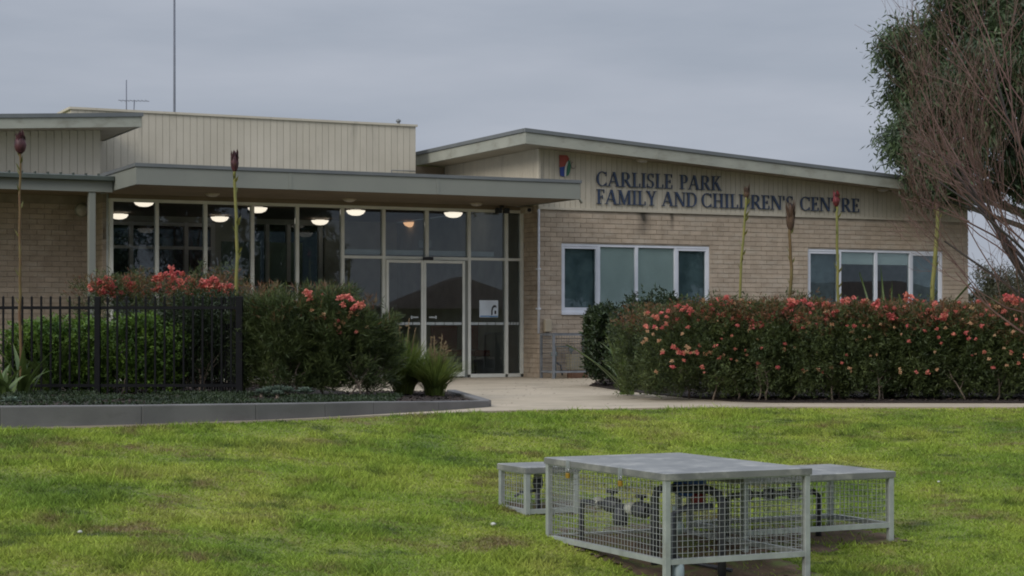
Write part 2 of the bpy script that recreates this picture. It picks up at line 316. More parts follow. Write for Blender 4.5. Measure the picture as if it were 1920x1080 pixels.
for k_ in ('brick', 'mortar'):
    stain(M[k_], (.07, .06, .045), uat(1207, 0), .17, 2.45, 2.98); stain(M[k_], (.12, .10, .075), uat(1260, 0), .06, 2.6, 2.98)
def lawnmat(name, isl):
    m = bpy.data.materials.new(name); m.use_nodes = True; t = m.node_tree; n = t.nodes; l = t.links; b = n['Principled BSDF']; b.inputs['Roughness'].default_value = .75; b.inputs['Specular IOR Level'].default_value = .15
    g = n.new('ShaderNodeNewGeometry')
    def noise(s, st, d=4, ro=.55):
        mp_ = n.new('ShaderNodeMapping'); mp_.inputs['Scale'].default_value = st; l.new(g.outputs['Position'], mp_.inputs[0])
        z = n.new('ShaderNodeTexNoise'); z.inputs['Scale'].default_value = s; z.inputs['Detail'].default_value = d; z.inputs['Roughness'].default_value = ro; l.new(mp_.outputs[0], z.inputs['Vector']); return z.outputs[0]
    def ramp(src, *els):
        r = n.new('ShaderNodeValToRGB'); e = r.color_ramp.elements
        e[0].position = els[0][0]; e[0].color = (*els[0][1], 1); e[1].position = els[-1][0]; e[1].color = (*els[-1][1], 1)
        for p_, c_ in els[1:-1]: q = e.new(p_); q.color = (*c_, 1)
        l.new(src, r.inputs[0]); return r.outputs[0]
    def mix(f, a, b_):
        q = n.new('ShaderNodeMix'); q.data_type = 'RGBA'
        l.new(f, q.inputs[0]); l.new(a, q.inputs[6]) if hasattr(a, 'links') else None
        if hasattr(b_, 'links'): l.new(b_, q.inputs[7])
        else: q.inputs[7].default_value = (*b_, 1)
        return q.outputs[2]
    c = ramp(noise(.75, (1, .8, 1), 5, .6), (.28, (.125, .205, .038)), (.42, (.22, .315, .048)), (.56, (.325, .395, .066)), (.72, (.39, .40, .10)))
    f1 = ramp(noise(1.5, (1, 1.4, 1), 7, .74), (.51, (0, 0, 0)), (.66, (.85, .85, .85)))     # dark lush patches
    c = mix(f1, c, (.062, .10, .027))
    f2 = ramp(noise(1.3, (1, 1.1, 1), 7, .74), (.53, (0, 0, 0)), (.68, (.95, .95, .95)))     # straw patches
    c = mix(f2, c, (.235, .18, .085))
    if not isl:   # thatch between the blades is duller than the blades
        s0 = n.new('ShaderNodeVectorMath'); s0.operation = 'MULTIPLY'; l.new(c, s0.inputs[0]); s0.inputs[1].default_value = (.62, .55, .62); c = s0.outputs[0]
    if isl:
        q = n.new('ShaderNodeMapRange'); q.inputs[3].default_value = .62; q.inputs[4].default_value = 1.38; l.new(g.outputs['Random Per Island'], q.inputs[0])
        s_ = n.new('ShaderNodeVectorMath'); s_.operation = 'SCALE'; l.new(c, s_.inputs[0]); l.new(q.outputs[0], s_.inputs[3]); c = s_.outputs[0]
        tr = n.new('ShaderNodeBsdfTranslucent'); l.new(c, tr.inputs[0]); ms = n.new('ShaderNodeMixShader'); ms.inputs[0].default_value = .35
        l.new(b.outputs[0], ms.inputs[1]); l.new(tr.outputs[0], ms.inputs[2]); l.new(ms.outputs[0], n['Material Output'].inputs[0])
    l.new(c, b.inputs['Base Color'])
    return m
M['lawn'] = lawnmat('lawn_base', False); M['blade'] = lawnmat('lawn_blades', True)

# ------------------------------------------------------------------ ground
def sheet(name, xs, ys, zf, m, kind='structure', parent=None):
    X, Y = np.meshgrid(xs, ys); Z = zf(X, Y); nx, ny = len(xs), len(ys)
    v = np.stack([X, Y, Z], -1).reshape(-1, 3)
    idx = np.arange(nx*ny).reshape(ny, nx)
    f = np.stack([idx[:-1, :-1], idx[:-1, 1:], idx[1:, 1:], idx[1:, :-1]], -1).reshape(-1, 4)
    me = bpy.data.meshes.new(name); me.from_pydata(v.tolist(), [], f.tolist()); me.materials.append(m)
    me.polygons.foreach_set('use_smooth', [True]*len(f)); me.update()
    o = bpy.data.objects.new(name, me); COL.objects.link(o); o['kind'] = kind; return o
xs = np.concatenate([np.linspace(-500, -14, 14), np.arange(-12, 14, .16), np.linspace(16, 500, 16)])
ys = np.concatenate([np.linspace(-300, 4, 18), np.arange(5, 23, .16), np.linspace(24, 900, 30)])
sheet('lawn', xs, ys, lambda X, Y: gz(X, Y)-.02, M['lawn'])
def poly(name, pts, z, m, thick=None, kind='structure'):
    mb = MB(); n = len(pts); P3 = [(x, y, z) for x, y in pts]
    if thick:
        Q = [(x, y, z-thick) for x, y in pts]; mb.add(P3+Q, [tuple(range(n))]+[(i, i+n, (i+1) % n+n, (i+1) % n) for i in range(n)])
    else: mb.add(P3, [tuple(range(n))])
    o = mb.build(name, m); o['kind'] = kind; return o
# concrete forecourt and path, laid as separate bays
fe = [(x, float(edge(x))) for x in np.concatenate([[-9, -7], np.arange(-4.66, 8.1, .4), [12, 20]])]
pth = MB()
def prism(mb, pts, z0, z1, mi=0):
    n = len(pts)
    mb.add([(x, y, z1) for x, y in pts]+[(x, y, z0) for x, y in pts], [tuple(range(n))]+[(i, i+n, (i+1) % n+n, (i+1) % n) for i in range(n)], mi)
back = [(P(12, 0, 0)[0], P(12, 0, 0)[1]), P(9.6, -.02, 0)[:2], P(0, -.02, 0)[:2], P(0, .62, 0)[:2], P(-13, .62, 0)[:2]]
prism(pth, fe+[(20, 40)]+back, -.12, .0)
pathobj = pth.build('path', M['concrete']); pathobj['kind'] = 'structure'
# saw-cut joints as thin dark strips laid on the concrete
jm = MB()
for k, Yj in enumerate([22.4, 25.2, 28.0, 30.6]):
    jm.add([(-.75+(.12*k), Yj, .003), (1.6-.1*k if k > 1 else 2.2, Yj+.35, .003), (1.6-.1*k if k > 1 else 2.2, Yj+.362, .003), (-.75+(.12*k), Yj+.012, .003)], [(0, 1, 2, 3)])
jo = jm.build('joint', M['mulch'], pathobj)
sheet('road', np.linspace(-300, 300, 3), np.array([-5.5, 3.0]), lambda X, Y: X*0-1.405, M['asphalt'])

# planting beds
bedL = [(-9, 15.1), (-4.6, 16.6), (-2.5, 18.0), (-1.4, 19.15), (-.33, 20.7), (-.8, 24.6), (-1.2, 24.95), (-2.6, 24.6), (-3.1, 28.3), (-6.5, 27.9), (-13, 26)]
bedR = [(1.18, 27.7), (1.45, 26.2), (1.75, 24.9), (2.1, 23.6), (2.37, 22.9), (2.7, 22.05), (3.1, 21.75), (6.3, 21.62), (9, 21.6), (16, 22), (16, 33), P(9.5, -.1, 0)[:2], P(2, -.1, 0)[:2], P(1.2, -.35, 0)[:2]]
def bed(name, pts, z):
    poly(name, pts, z, M['mulch'], .1)
def kerbz(x): return float(np.interp(x, [-9, -4.65, -2.52, -1.45, -.256], [.25, .2, .1625, .134, .075]))
bm_ = MB(); n_ = len(bedL)
zl = [kerbz(x)-.03 if i < 5 else .02 for i, (x, y) in enumerate(bedL)]
bm_.add([(x, y, z) for (x, y), z in zip(bedL, zl)], [(0, 1, 10), (1, 9, 10), (1, 2, 9), (2, 8, 9), (2, 3, 8), (3, 7, 8), (3, 6, 7), (3, 4, 6), (4, 5, 6)])
o = bm_.build('garden_bed', M['mulch']); o['kind'] = 'structure'
bed('garden_bed', bedR, .015)
kb = MB(); kp = [(-12, 13.6), (-9, 14.9), (-4.65, 16.48), (-3.5, 17.15), (-2.52, 17.85), (-1.9, 18.45), (-1.45, 19.0), (-.8, 19.8), (-.256, 20.7)]
for i in range(len(kp)-1):
    (x0, y0), (x1, y1) = kp[i], kp[i+1]
    def nrm(i_):
        a = kp[max(i_-1, 0)]; b = kp[min(i_+1, len(kp)-1)]; d = Vector((b[0]-a[0], b[1]-a[1])).normalized(); return -d.y*.14, d.x*.14
    n0 = nrm(i); n1 = nrm(i+1); z0 = kerbz(x0); z1 = kerbz(x1)
    kb.hexa([(x0, y0, -.1), (x1, y1, -.1), (x1+n1[0], y1+n1[1], -.1), (x0+n0[0], y0+n0[1], -.1), (x0, y0, z0), (x1, y1, z1), (x1+n1[0], y1+n1[1], z1), (x0+n0[0], y0+n0[1], z0)])
    if i == len(kp)-2: lastn = (x1+n1[0], y1+n1[1])
kb.bar((-.30, 20.76, .02), (-.82, 24.5, .0), .13, .12)
o = kb.build('kerb', M['kerb'], bevel=.012); o['kind'] = 'structure'

# bark chips on the beds (countless)
def inpoly(px, py, pts):
    ins = np.zeros(px.shape, bool); j = len(pts)-1
    for i in range(len(pts)):
        xi, yi = pts[i]; xj, yj = pts[j]
        c = ((yi > py) != (yj > py)) & (px < (xj-xi)*(py-yi)/(yj-yi+1e-12)+xi); ins ^= c; j = i
    return ins
def bedz(x, y):
    yk = np.interp(x, [-12, -9, -4.65, -2.52, -1.45, -.256], [13.6, 14.9, 16.5, 17.9, 19.05, 20.7]); zk_ = np.interp(x, [-9, -4.65, -2.52, -1.45, -.256], [.22, .17, .1325, .104, .045])
    yb = np.interp(x, [-13, -6.5, -3.1, -2.6, -1.2, -.3], [26, 27.9, 28.3, 24.6, 24.95, 22]); t = np.clip((y-yk)/(yb-yk), 0, 1); return zk_*(1-t)+.02*t
def chips(pts, n, zfun):
    x = rng.uniform(-8, 9, n); y = rng.uniform(15, 30, n); k = inpoly(x, y, pts); x = x[k]; y = y[k]; n = len(x)
    a = rng.uniform(0, 6.28, n); L_ = rng.uniform(.008, .024, n); W_ = L_*.4; t = rng.uniform(-.5, .5, n)
    z = zfun(x, y)+.012
    d = np.stack([np.cos(a), np.sin(a), t*.5], -1); p = np.stack([-np.sin(a), np.cos(a), rng.uniform(-.6, .6, n)], -1); c = np.stack([x, y, z], -1)
    return np.stack([c-d*L_[:, None]-p*W_[:, None], c+d*L_[:, None]-p*W_[:, None], c+d*L_[:, None]+p*W_[:, None], c-d*L_[:, None]+p*W_[:, None]], 1)
q = np.concatenate([chips(bedL, 90000, bedz), chips(bedR, 60000, lambda x, y: x*0+.02)])
o = npmesh('bark_mulch', q, 4, M['chip']); o['kind'] = 'stuff'

def litter(n):
    x = rng.uniform(-5, 8, n); y = rng.uniform(15.5, 31, n); dk = np.abs(vnoise(x*1.5, y*1.5, 77)); k = (y > edge(x)+.02) & (dk > .45) & ~inpoly(x, y, bedL[:-1]) & ~inpoly(x, y, bedR); x = x[k]; y = y[k]; n = len(x)
    a = rng.uniform(0, 6.28, n); L_ = rng.uniform(.008, .022, n)[:, None]; W_ = L_*.3
    d = np.stack([np.cos(a), np.sin(a), a*0], -1); p = np.stack([-np.sin(a), np.cos(a), a*0+.3], -1); c = np.stack([x, y, a*0+.008], -1)
    return np.stack([c-d*L_, c+p*W_, c+d*L_, c-p*W_], 1)
o = npmesh('leaf_litter', litter(2600), 4, M['chip']); o['kind'] = 'stuff'
# ------------------------------------------------------------------ cage corners, needed for bare soil
AV = Vector((-.465, .885)).normalized(); BV = Vector((.909, .417)).normalized()
B0 = Vector((1.006, 11.8))
soilp = []
def quad(o0, la, lb, e):
    o0 = Vector(o0); return [o0-AV*e-BV*e, o0-AV*e+BV*(lb+e), o0+AV*(la+e)+BV*(lb+e), o0+AV*(la+e)-BV*e]
SOILQ = [quad(B0-AV*.12, 1.6, 1.15, .02), quad((.115, 14.0), .42, .6, .03), quad((1.64, 12.92), .62, 1.25, .09), quad((.5, 13.2), .3, .8, .06)]
def soilmask(x, y):
    k = np.zeros(np.shape(x), bool); w_ = (vnoise(np.asarray(x)*5, np.asarray(y)*5, 8)-.5)*.4+(vnoise(np.asarray(x)*19, np.asarray(y)*19, 9)-.5)*.25
    for q in SOILQ:
        c = sum((Vector(p) for p in q), Vector((0, 0)))/4; pts = [tuple(p) for p in q]
        k |= inpoly(c.x+(x-c.x)*(1+w_), c.y+(y-c.y)*(1+w_), pts)
    # worn strip under the front rails
    return k
sx = np.arange(-.3, 3.6, .03); sy = np.arange(10.9, 14.9, .03); SX, SY = np.meshgrid(sx, sy); K = soilmask(SX, SY)
SZ = gz(SX, SY)-.012+ (vnoise(SX*9, SY*9, 2)-.5)*.02
mb = MB(); vid = {}
def vv(i, j):
    if (i, j) not in vid: vid[(i, j)] = len(mb.v); mb.v.append((float(SX[i, j]), float(SY[i, j]), float(SZ[i, j])))
    return vid[(i, j)]
for i in range(len(sy)-1):
    for j in range(len(sx)-1):
        if K[i, j]: mb.f.append((vv(i, j), vv(i, j+1), vv(i+1, j+1), vv(i+1, j))); mb.m.append(0); mb.sm.append(True)
o = mb.build('soil', M['soil']); o['kind'] = 'structure'

# ------------------------------------------------------------------ grass blades
def blades(n, y0, y1, hmin, hmax, seed, clump=None):
    r = np.random.default_rng(seed)
    y = y0+(y1-y0)*r.random(n)**1.15
    hw = .30*y+.9; x = r.uniform(-1, 1, n)*hw
    far_ = r.random(n) < .28; x = np.where(far_, np.sign(x)*(hw+np.abs(x)/hw*9.0*r.random(n)), x)
    ok = (y < edge(x)+r.normal(0, .02, n)) & ~(soilmask(x+r.normal(0, .03, n), y+r.normal(0, .03, n)) & (r.random(n) < .93)) ; x = x[ok]; y = y[ok]; n = len(x)
    h = r.uniform(hmin, hmax, n)*(.55+1.1*vnoise(x*2.1, y*2.1, 21)**1.3+.5*vnoise(x*7, y*7, 22))
    if clump is not None:
        k = vnoise(x*1.7+5, y*1.7, 31)*.6+vnoise(x*5, y*5, 33)*.4 > clump; x, y, h = x[k], y[k], h[k]; n = len(x)
    a = r.uniform(0, 6.283, n); w_ = r.uniform(.0025, .0055, n)*(1+y/22); lean = r.uniform(.2, 1.6, n)*h; la = r.uniform(0, 6.283, n)
    z = gz(x, y)-.022
    b = np.stack([x, y, z], -1); s = np.stack([np.cos(a)*w_, np.sin(a)*w_, a*0], -1)
    t = b+np.stack([np.cos(la)*lean, np.sin(la)*lean, h], -1)
    return np.stack([b-s, b+s, t], 1)
g_ = np.concatenate([blades(680000, 9.5, 21, .008, .022, 1), blades(330000, 9.5, 21, .022, .050, 2, .60)])
o = npmesh('grass', g_, 3, M['blade']); o['kind'] = 'stuff'

# ------------------------------------------------------------------ building
bld = thing('community_centre', 'long low tan brick centre with cream boarding, flat grey entrance canopy and sloping roofs', 'building', P(0, 0, 0))
ZT = E+2.02          # brick top
SLP = .066
def rz(u): return E+3.378-.26+SLP*(-.5-u)      # right roof underside
def lz(u): return E+3.24+.059*(u+6.853)       # left roof underside

# --- brickwork
BR = []   # (origin plane kind, u0,u1,z0,z1, v)
def brickrows(a0, a1, z1, openings, plane):
    row = 0; z = 0.0
    while z+.076 <= z1+.002:
        x = a0-(.12 if row % 2 else 0)+random.uniform(-.004, .004)
        while x < a1:
            segs = [(max(x, a0), min(x+.234, a1))]
            for (o0, o1, oz0, oz1) in openings:
                if z+.076 > oz0 and z < oz1:
                    ns = []
                    for s0, s1 in segs:
                        if s1 <= o0 or s0 >= o1: ns.append((s0, s1)); continue
                        if s0 < o0: ns.append((s0, o0))
                        if s1 > o1: ns.append((o1, s1))
                    segs = ns
            for s0, s1 in segs:
                if s1-s0 > .03: BR.append((plane, s0, s1, z, z+.076))
            x += .24
        z += .086; row += 1
W1 = (uat(1053, 0), uat(1331, 0), E+.19, E+1.43); W2 = (uat(1515, 0), uat(1768, 0), E+.19, E+1.43)
UL = uat(205, .63)
brickrows(.0, 9.585, ZT, [W1, W2], 'front')
brickrows(.0, .61, ZT+.2, [], 'side')
brickrows(-13.0, UL-.02, E+2.0, [], 'left'); brickrows(.70, 1.44, E+2.0, [], 'leftside')
def brickbox(b):
    pl, s0, s1, z0, z1 = b; j = random.uniform(-.0025, .0025)
    if pl == 'front': return (s0, s1, 0+j, .06+j, z0, z1)
    if pl == 'side': return (0+j, .06+j, s0+.002 if s0 > .005 else s0+.07, s1, z0, z1)
    if pl == 'leftside': return (UL-.10+j, UL-.04+j, s0, s1, z0, z1)
    return (s0, s1, 1.45+j, 1.51+j, z0, z1)
vis = []
for i, b in enumerate(BR):
    x0, x1, v0, v1, z0, z1 = brickbox(b)
    if x1-x0 < .03 or v1-v0 < .03: continue
    p = P((x0+x1)/2, v0, z0); px = 960+F*p[0]/p[1]; py = HOR-(p[2]-E)/p[1]*F
    inview = px > -20 and py < 565 and z0 > 0
    if b[0] == 'front': inview = inview and (py < 560 or px < 1090)
    vis.append((p[1] if inview else 99+random.random(), x0, x1, v0, v1, z0, z1, b[0]))
vis.sort()
backw = {}
m_ = MB(); 
def wallslab(openings, u0, u1, z1, v0, v1):
    mb = MB(); us = sorted({u0, u1}|{o[0] for o in openings}|{o[1] for o in openings})
    for a, b in zip(us[:-1], us[1:]):
        op = [o for o in openings if o[0] <= a+1e-6 and o[1] >= b-1e-6]
        if op: mb.bb(a, b, v0, v1, 0, op[0][2]); mb.bb(a, b, v0, v1, op[0][3], z1)
        else: mb.bb(a, b, v0, v1, 0, z1)
    return mb
backw['front'] = wallslab([W1, W2], .012, 9.573, ZT, .011, .22).build('brick_wall', M['mortar'], bld)
backw['side'] = MB().bb(.011, .22, .225, .61, 0, ZT+.2).build('brick_wall', M['mortar'], bld)
backw['left'] = MB().bb(-13, UL-.02, 1.461, 1.65, 0, E+2.3).build('brick_wall', M['mortar'], bld)
backw['leftside'] = MB().bb(UL-.089, UL-.03, .70, 1.459, 0, E+2.3).build('brick_wall', M['mortar'], bld)
ub = bpy.data.meshes.new('brick'); t_ = MB().box(0, 1, 0, 1, 0, 1); ub.from_pydata(t_.v, [], t_.f); ub.materials.append(M['brick'])
for q in vis[:300]:
    _, x0, x1, v0, v1, z0, z1, pl = q
    inst('brick', ub, backw[pl], P(x0, v0, z0), TH, (x1-x0, v1-v0, z1-z0))
for pl in ('front', 'side', 'left', 'leftside'):
    mb = MB()
    for q in vis[300:]:
        if q[7] == pl: mb.bb(*q[1:7])
    if mb.v: o = mb.build('bricks', M['brick'], backw[pl]); o['kind'] = 'stuff'
# right end wall and rear body (plain mass behind the facade)
MB().bb(9.36, 9.585, .23, 9.6, 0, 3.6).build('brick_wall', M['mortar'], bld)
# --- boarding
bdm = bpy.data.meshes.new('board'); bdm.from_pydata(t_.v, [], t_.f); bdm.materials.append(M['board'])
def boards(par, u0, u1, v, pitch, zb, zt, side=False):
    n = int(round((u1-u0)/pitch)); pitch = (u1-u0)/n
    for i in range(n):
        a = u0+i*pitch+.004; b = a+pitch-.008
        if not side: inst('board', bdm, par, P(a, v, zb(a)), TH, (b-a, .02, zt((a+b)/2)-zb(a)))
        else: inst('board', bdm, par, P(v+.02, a, zb(a)), TH+math.pi/2, (b-a, .02, zt((a+b)/2)-zb(a)))
cf = MB().add([P(0.02, .018, ZT), P(9.58, .018, ZT), P(9.58, .018, rz(9.58)), P(.02, .018, rz(0.02)), P(0.02, .2, ZT), P(9.58, .2, ZT), P(9.58, .2, rz(9.58)), P(.02, .2, rz(0.02))],
   [(0, 1, 2, 3), (5, 4, 7, 6), (1, 5, 6, 2), (4, 0, 3, 7)]).build('boarded_wall', M['groove'], bld)
boards(cf, .0, 9.585, .010, .105, lambda u: ZT+.045, lambda u: rz(u)+.01)
MB().bb(-.01, 9.60, -.022, .02, ZT+.002, ZT+.045).build('base_flashing', M['board'], cf)
MB().bb(-.012, .03, -.024, .03, ZT+.047, rz(0)).build('corner_trim', M['board'], cf)
cs = MB().bb(.018, .2, .21, 4.2, ZT+.25, rz(.1)).build('boarded_wall', M['groove'], bld)
boards(cs, .035, 4.15, .010, .105, lambda u: E+2.42, lambda u: rz(0)+.01, True)
# recess end wall
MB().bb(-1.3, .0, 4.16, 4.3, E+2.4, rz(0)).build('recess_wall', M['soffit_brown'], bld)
# tall box
ZB = E+3.82
bxw = MB().bb(-7.43+.02, -.834, 3.618, 9.4, E+2.35, ZB).build('boarded_wall', M['groove'], bld)
boards(bxw, -7.43, -.834, 3.610, .128, lambda u: E+2.38, lambda u: ZB-.03)
boards(bxw, 3.62, 9.4, -7.419, .128, lambda u: E+2.38, lambda u: ZB-.03, True)
MB().bb(-7.46, -.805, 3.58, 3.68, ZB-.03, ZB+.01).bb(-7.46, -7.36, 3.682, 9.4, ZB-.03, ZB+.01).build('parapet_cap', M['board'], bxw)
MB().tube([P(-1.35, 3.57, E+2.4), P(-1.35, 3.57, E+2.93), P(-.86, 3.57, E+2.93)], .012, 6).build('conduit', M['capmetal'], bxw)
# left upper wall
lw = MB().bb(-13, -7.41, 1.518, 3.5, E+2.4, lz(-10)).build('boarded_wall', M['groove'], bld)
boards(lw, -13, -7.39, 1.510, .128, lambda u: E+2.38, lambda u: lz(u)+.01)

# --- roofs
rr = MB().slab(-.46, 9.95, -.46, 9.6, rz(-.46)+.19, rz(9.95)+.19, .05).build('roof', M['roof'], bld)
def fasc(u0, u1, v0, v1, zf_, z0, z1, name, m, par):
    return MB().hexa([P(u0, v0, zf_(u0)+z0), P(u1, v0, zf_(u1)+z0), P(u1, v1, zf_(u1)+z0), P(u0, v1, zf_(u0)+z0), P(u0, v0, zf_(u0)+z1), P(u1, v0, zf_(u1)+z1), P(u1, v1, zf_(u1)+z1), P(u0, v1, zf_(u0)+z1)]).build(name, m, par)
fasc(-.50, 10.0, -.50, -.465, rz, 0, .195, 'fascia', M['fascia'], rr)
fasc(-.50, -.465, -.464, 9.0, rz, 0, .195, 'fascia', M['fascia'], rr)
fasc(9.965, 10.0, -.464, 9.0, rz, 0, .195, 'fascia', M['fascia'], rr)
fasc(-.52, 10.02, -.525, -.44, rz, .198, .262, 'roof_edge_cap', M['capmetal'], rr)
fasc(-.525, -.44, -.439, 9.0, rz, .198, .262, 'roof_edge_cap', M['capmetal'], rr)
fasc(-.464, 9.964, -.464, 9.0, rz, .012, .03, 'soffit', M['soffit'], rr)
lr = MB().slab(-13, -6.9, .95, 3.55, lz(-13)+.15, lz(-6.9)+.15, .03).build('roof', M['roof'], bld)
fasc(-13, -6.853, .9, .935, lz, 0, .165, 'fascia', M['fascia'], lr)
fasc(-6.888, -6.853, .936, 3.57, lz, 0, .165, 'fascia', M['fascia'], lr)
fasc(-13, -6.83, .875, .96, lz, .168, .232, 'roof_edge_cap', M['capmetal'], lr)
fasc(-6.9, -6.83, .961, 3.57, lz, .168, .232, 'roof_edge_cap', M['capmetal'], lr)
fasc(-13, -6.889, .936, 3.57, lz, .012, .03, 'soffit', M['soffit'], lr)
# dark second roof beyond the right roof
MB().bb(-1.6, -.0, 7.0, 9.0, E+3.45, E+3.55).build('rear_roof', M['darkgutter'], bld)
for u in (2.1, 4.8, 7.5):   # butt joints of the front fascia boards, covered by slim plates
    fasc(u, u+.05, -.506, -.501, rz, .004, .192, 'joint_plate', M['fascia'], rr)
# --- verandah on the left
ZV0, ZV1 = E+2.06, E+2.25
vr = MB().hexa([P(-13, -.28, ZV1+.03), P(-7.62, -.28, ZV1+.03), P(-7.62, 1.49, ZV1+.2), P(-13, 1.49, ZV1+.2), P(-13, -.28, ZV1+.05), P(-7.62, -.28, ZV1+.05), P(-7.62, 1.49, ZV1+.22), P(-13, 1.49, ZV1+.22)]).build('verandah_roof', M['roof'], bld)
MB().bb(-13, -7.62, -.30, -.26, ZV0, ZV1).build('fascia', M['fascia_canopy'], vr)
MB().bb(-13, -7.61, -.40, -.302, ZV1-.02, ZV1+.055).build('gutter', M['darkgutter'], vr, bevel=.01)
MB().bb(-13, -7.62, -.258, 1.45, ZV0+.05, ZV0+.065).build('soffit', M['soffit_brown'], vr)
for i in range(12):
    u = -7.85-.195*i*1.0
    MB().bb(u-.012, u+.012, -.38, -.30, ZV1+.057, ZV1+.09).build('roof_rib', M['darkgutter'], vr)
MB().bb(uat(165, -.22)-.0, uat(178, -.22), -.28, -.17, 0, ZV0-.002).build('post', M['fascia_canopy'], bld, bevel=.006)
# --- entrance canopy
ZC0, ZC1 = E+2.09, E+2.41
cn = MB().bb(-7.55, -.12, -1.65, 3.58, ZC0+.18, ZC1-.03).bb(-.834, -.01, 3.581, 4.15, ZC0+.18, ZC1-.03).build('canopy', M['roof'], bld)
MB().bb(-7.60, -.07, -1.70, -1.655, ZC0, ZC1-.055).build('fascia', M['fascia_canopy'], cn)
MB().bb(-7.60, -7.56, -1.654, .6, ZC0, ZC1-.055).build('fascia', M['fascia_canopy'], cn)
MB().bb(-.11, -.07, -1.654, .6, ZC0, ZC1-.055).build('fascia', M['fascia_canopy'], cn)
MB().bb(-7.62, -.05, -1.72, -1.64, ZC1-.052, ZC1).bb(-7.62, -7.54, -1.639, .6, ZC1-.052, ZC1).bb(-.13, -.05, -1.639, .6, ZC1-.052, ZC1).build('roof_edge_cap', M['capmetal'], cn)
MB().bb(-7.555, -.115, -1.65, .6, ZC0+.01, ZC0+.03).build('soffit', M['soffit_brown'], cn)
for u in (-5.2, -2.7):
    MB().bb(u, u+.05, -1.706, -1.701, ZC0+.004, ZC1-.058).build('joint_plate', M['fascia_canopy'], cn)
# --- glass wall
ZG = E+1.98
gw = MB().bb(UL, 0, .60, .68, ZG+.05, ZC0+.008).build('glass_wall', M['soffit_brown'], bld)
MUL = [208, 294, 385, 473, 557, 642, 719, 800, 879, 949, 976]
MU = [uat(p, .63) for p in MUL]; MU[0] = UL+.03; MU[-1] = -.03
ZTR = 2.12
for k, u in enumerate(MU):
    if k == 7: MB().bb(u-.03, u+.03, .60, .70, ZTR+.001, ZG).build('mullion', M['alu'], gw); continue
    MB().bb(u-.027, u+.027, .598, .70, .05, ZG).build('mullion', M['alu'], gw)
MB().bb(UL, 0, .60, .70, ZG+.001, ZG+.05).build('head_rail', M['alu'], gw)
def rail(k0, k1, z0, z1, name='transom', m='alu', v0=.605, v1=.695):
    return MB().bb(MU[k0]+.028, MU[k1]-.028, v0, v1, z0, z1).build(name, M[m], gw)
for k in range(10):
    if k not in (6, 7): MB().bb(MU[k]+.028, MU[k+1]-.028, .60, .70, .0, .06).build('sill', M['alu'], gw)
for k in (5, 8, 9): rail(k, k+1, ZTR-.045, ZTR)
MB().bb(MU[6]+.028, MU[8]-.028, .602, .70, ZTR-.05, ZTR).build('transom', M['alu'], gw)
def pane(u0, u1, z0, z1, par, v=.65, m='glass', name='pane'):
    return MB().bb(u0, u1, v, v+.008, z0, z1).build(name, M[m], par)
for k in range(5):
    pane(MU[k]+.028, MU[k+1]-.028, .06, ZG, gw)
for k in (5, 8, 9):
    pane(MU[k]+.028, MU[k+1]-.028, .06, ZTR-.046, gw); pane(MU[k]+.028, MU[k+1]-.028, ZTR+.001, ZG, gw)
    for j in range(4):
        w_ = (MU[k+1]-MU[k]-.07)/4
        if w_ < .05 and j > 1: continue
        if w_ < .05: w_ *= 2
        MB().bb(MU[k]+.036+j*w_, MU[k]+.036+(j+1)*w_-.012, .642, .646, .93, .975).build('safety_strip', M['frost'], gw)
pane(MU[6]+.028, MU[7]-.03, ZTR+.001, ZG, gw); pane(MU[7]+.03, MU[8]-.028, ZTR+.001, ZG, gw)
# door operator housing behind the transom
MB().bb(MU[5]+.05, MU[9]-.2, .72, .86, ZTR+.03, ZTR+.115).build('door_operator', M['white'], gw)
MB().bb(MU[7]-.09, MU[7]+.09, .53, .60, ZTR-.06, ZTR-.005).build('motion_sensor', M['blackplastic'], gw, bevel=.01)
# sliding doors
d0, d1, dm = MU[6]+.03, MU[8]-.10, uat(793, .6)
MB().bb(d1, MU[8]-.03, .61, .70, 0, ZTR-.052).build('door_jamb', M['fascia_canopy'], gw)
for (a, b, nm) in ((d0, dm-.002, 'left'), (dm+.002, d1-.004, 'right')):
    dr = MB().bb(a, a+.045, .56, .60, .02, 2.06).bb(b-.045, b, .56, .60, .02, 2.06).bb(a+.046, b-.046, .56, .60, 2.01, 2.06).bb(a+.046, b-.046, .56, .60, .02, .10).build('sliding_door', M['alu'], bld, bevel=.004)
    pane(a+.046, b-.046, .10, 2.01, dr, .575)
    ww = (b-a-.1)/4
    for j in range(4): MB().bb(a+.05+j*ww, a+.05+(j+1)*ww-.012, .567, .571, .93, .975).build('safety_strip', M['frost'], dr)
    hx = b-.10 if nm == 'left' else a+.10; s = -1 if nm == 'left' else 1
    MB().bb(min(hx, hx+s*.13), max(hx, hx+s*.13), .563, .567, 1.05, 1.075).bb(hx-.012+s*.13, hx+.012+s*.13, .562, .566, 1.035, 1.09).build('door_decal', M['frost'], dr)
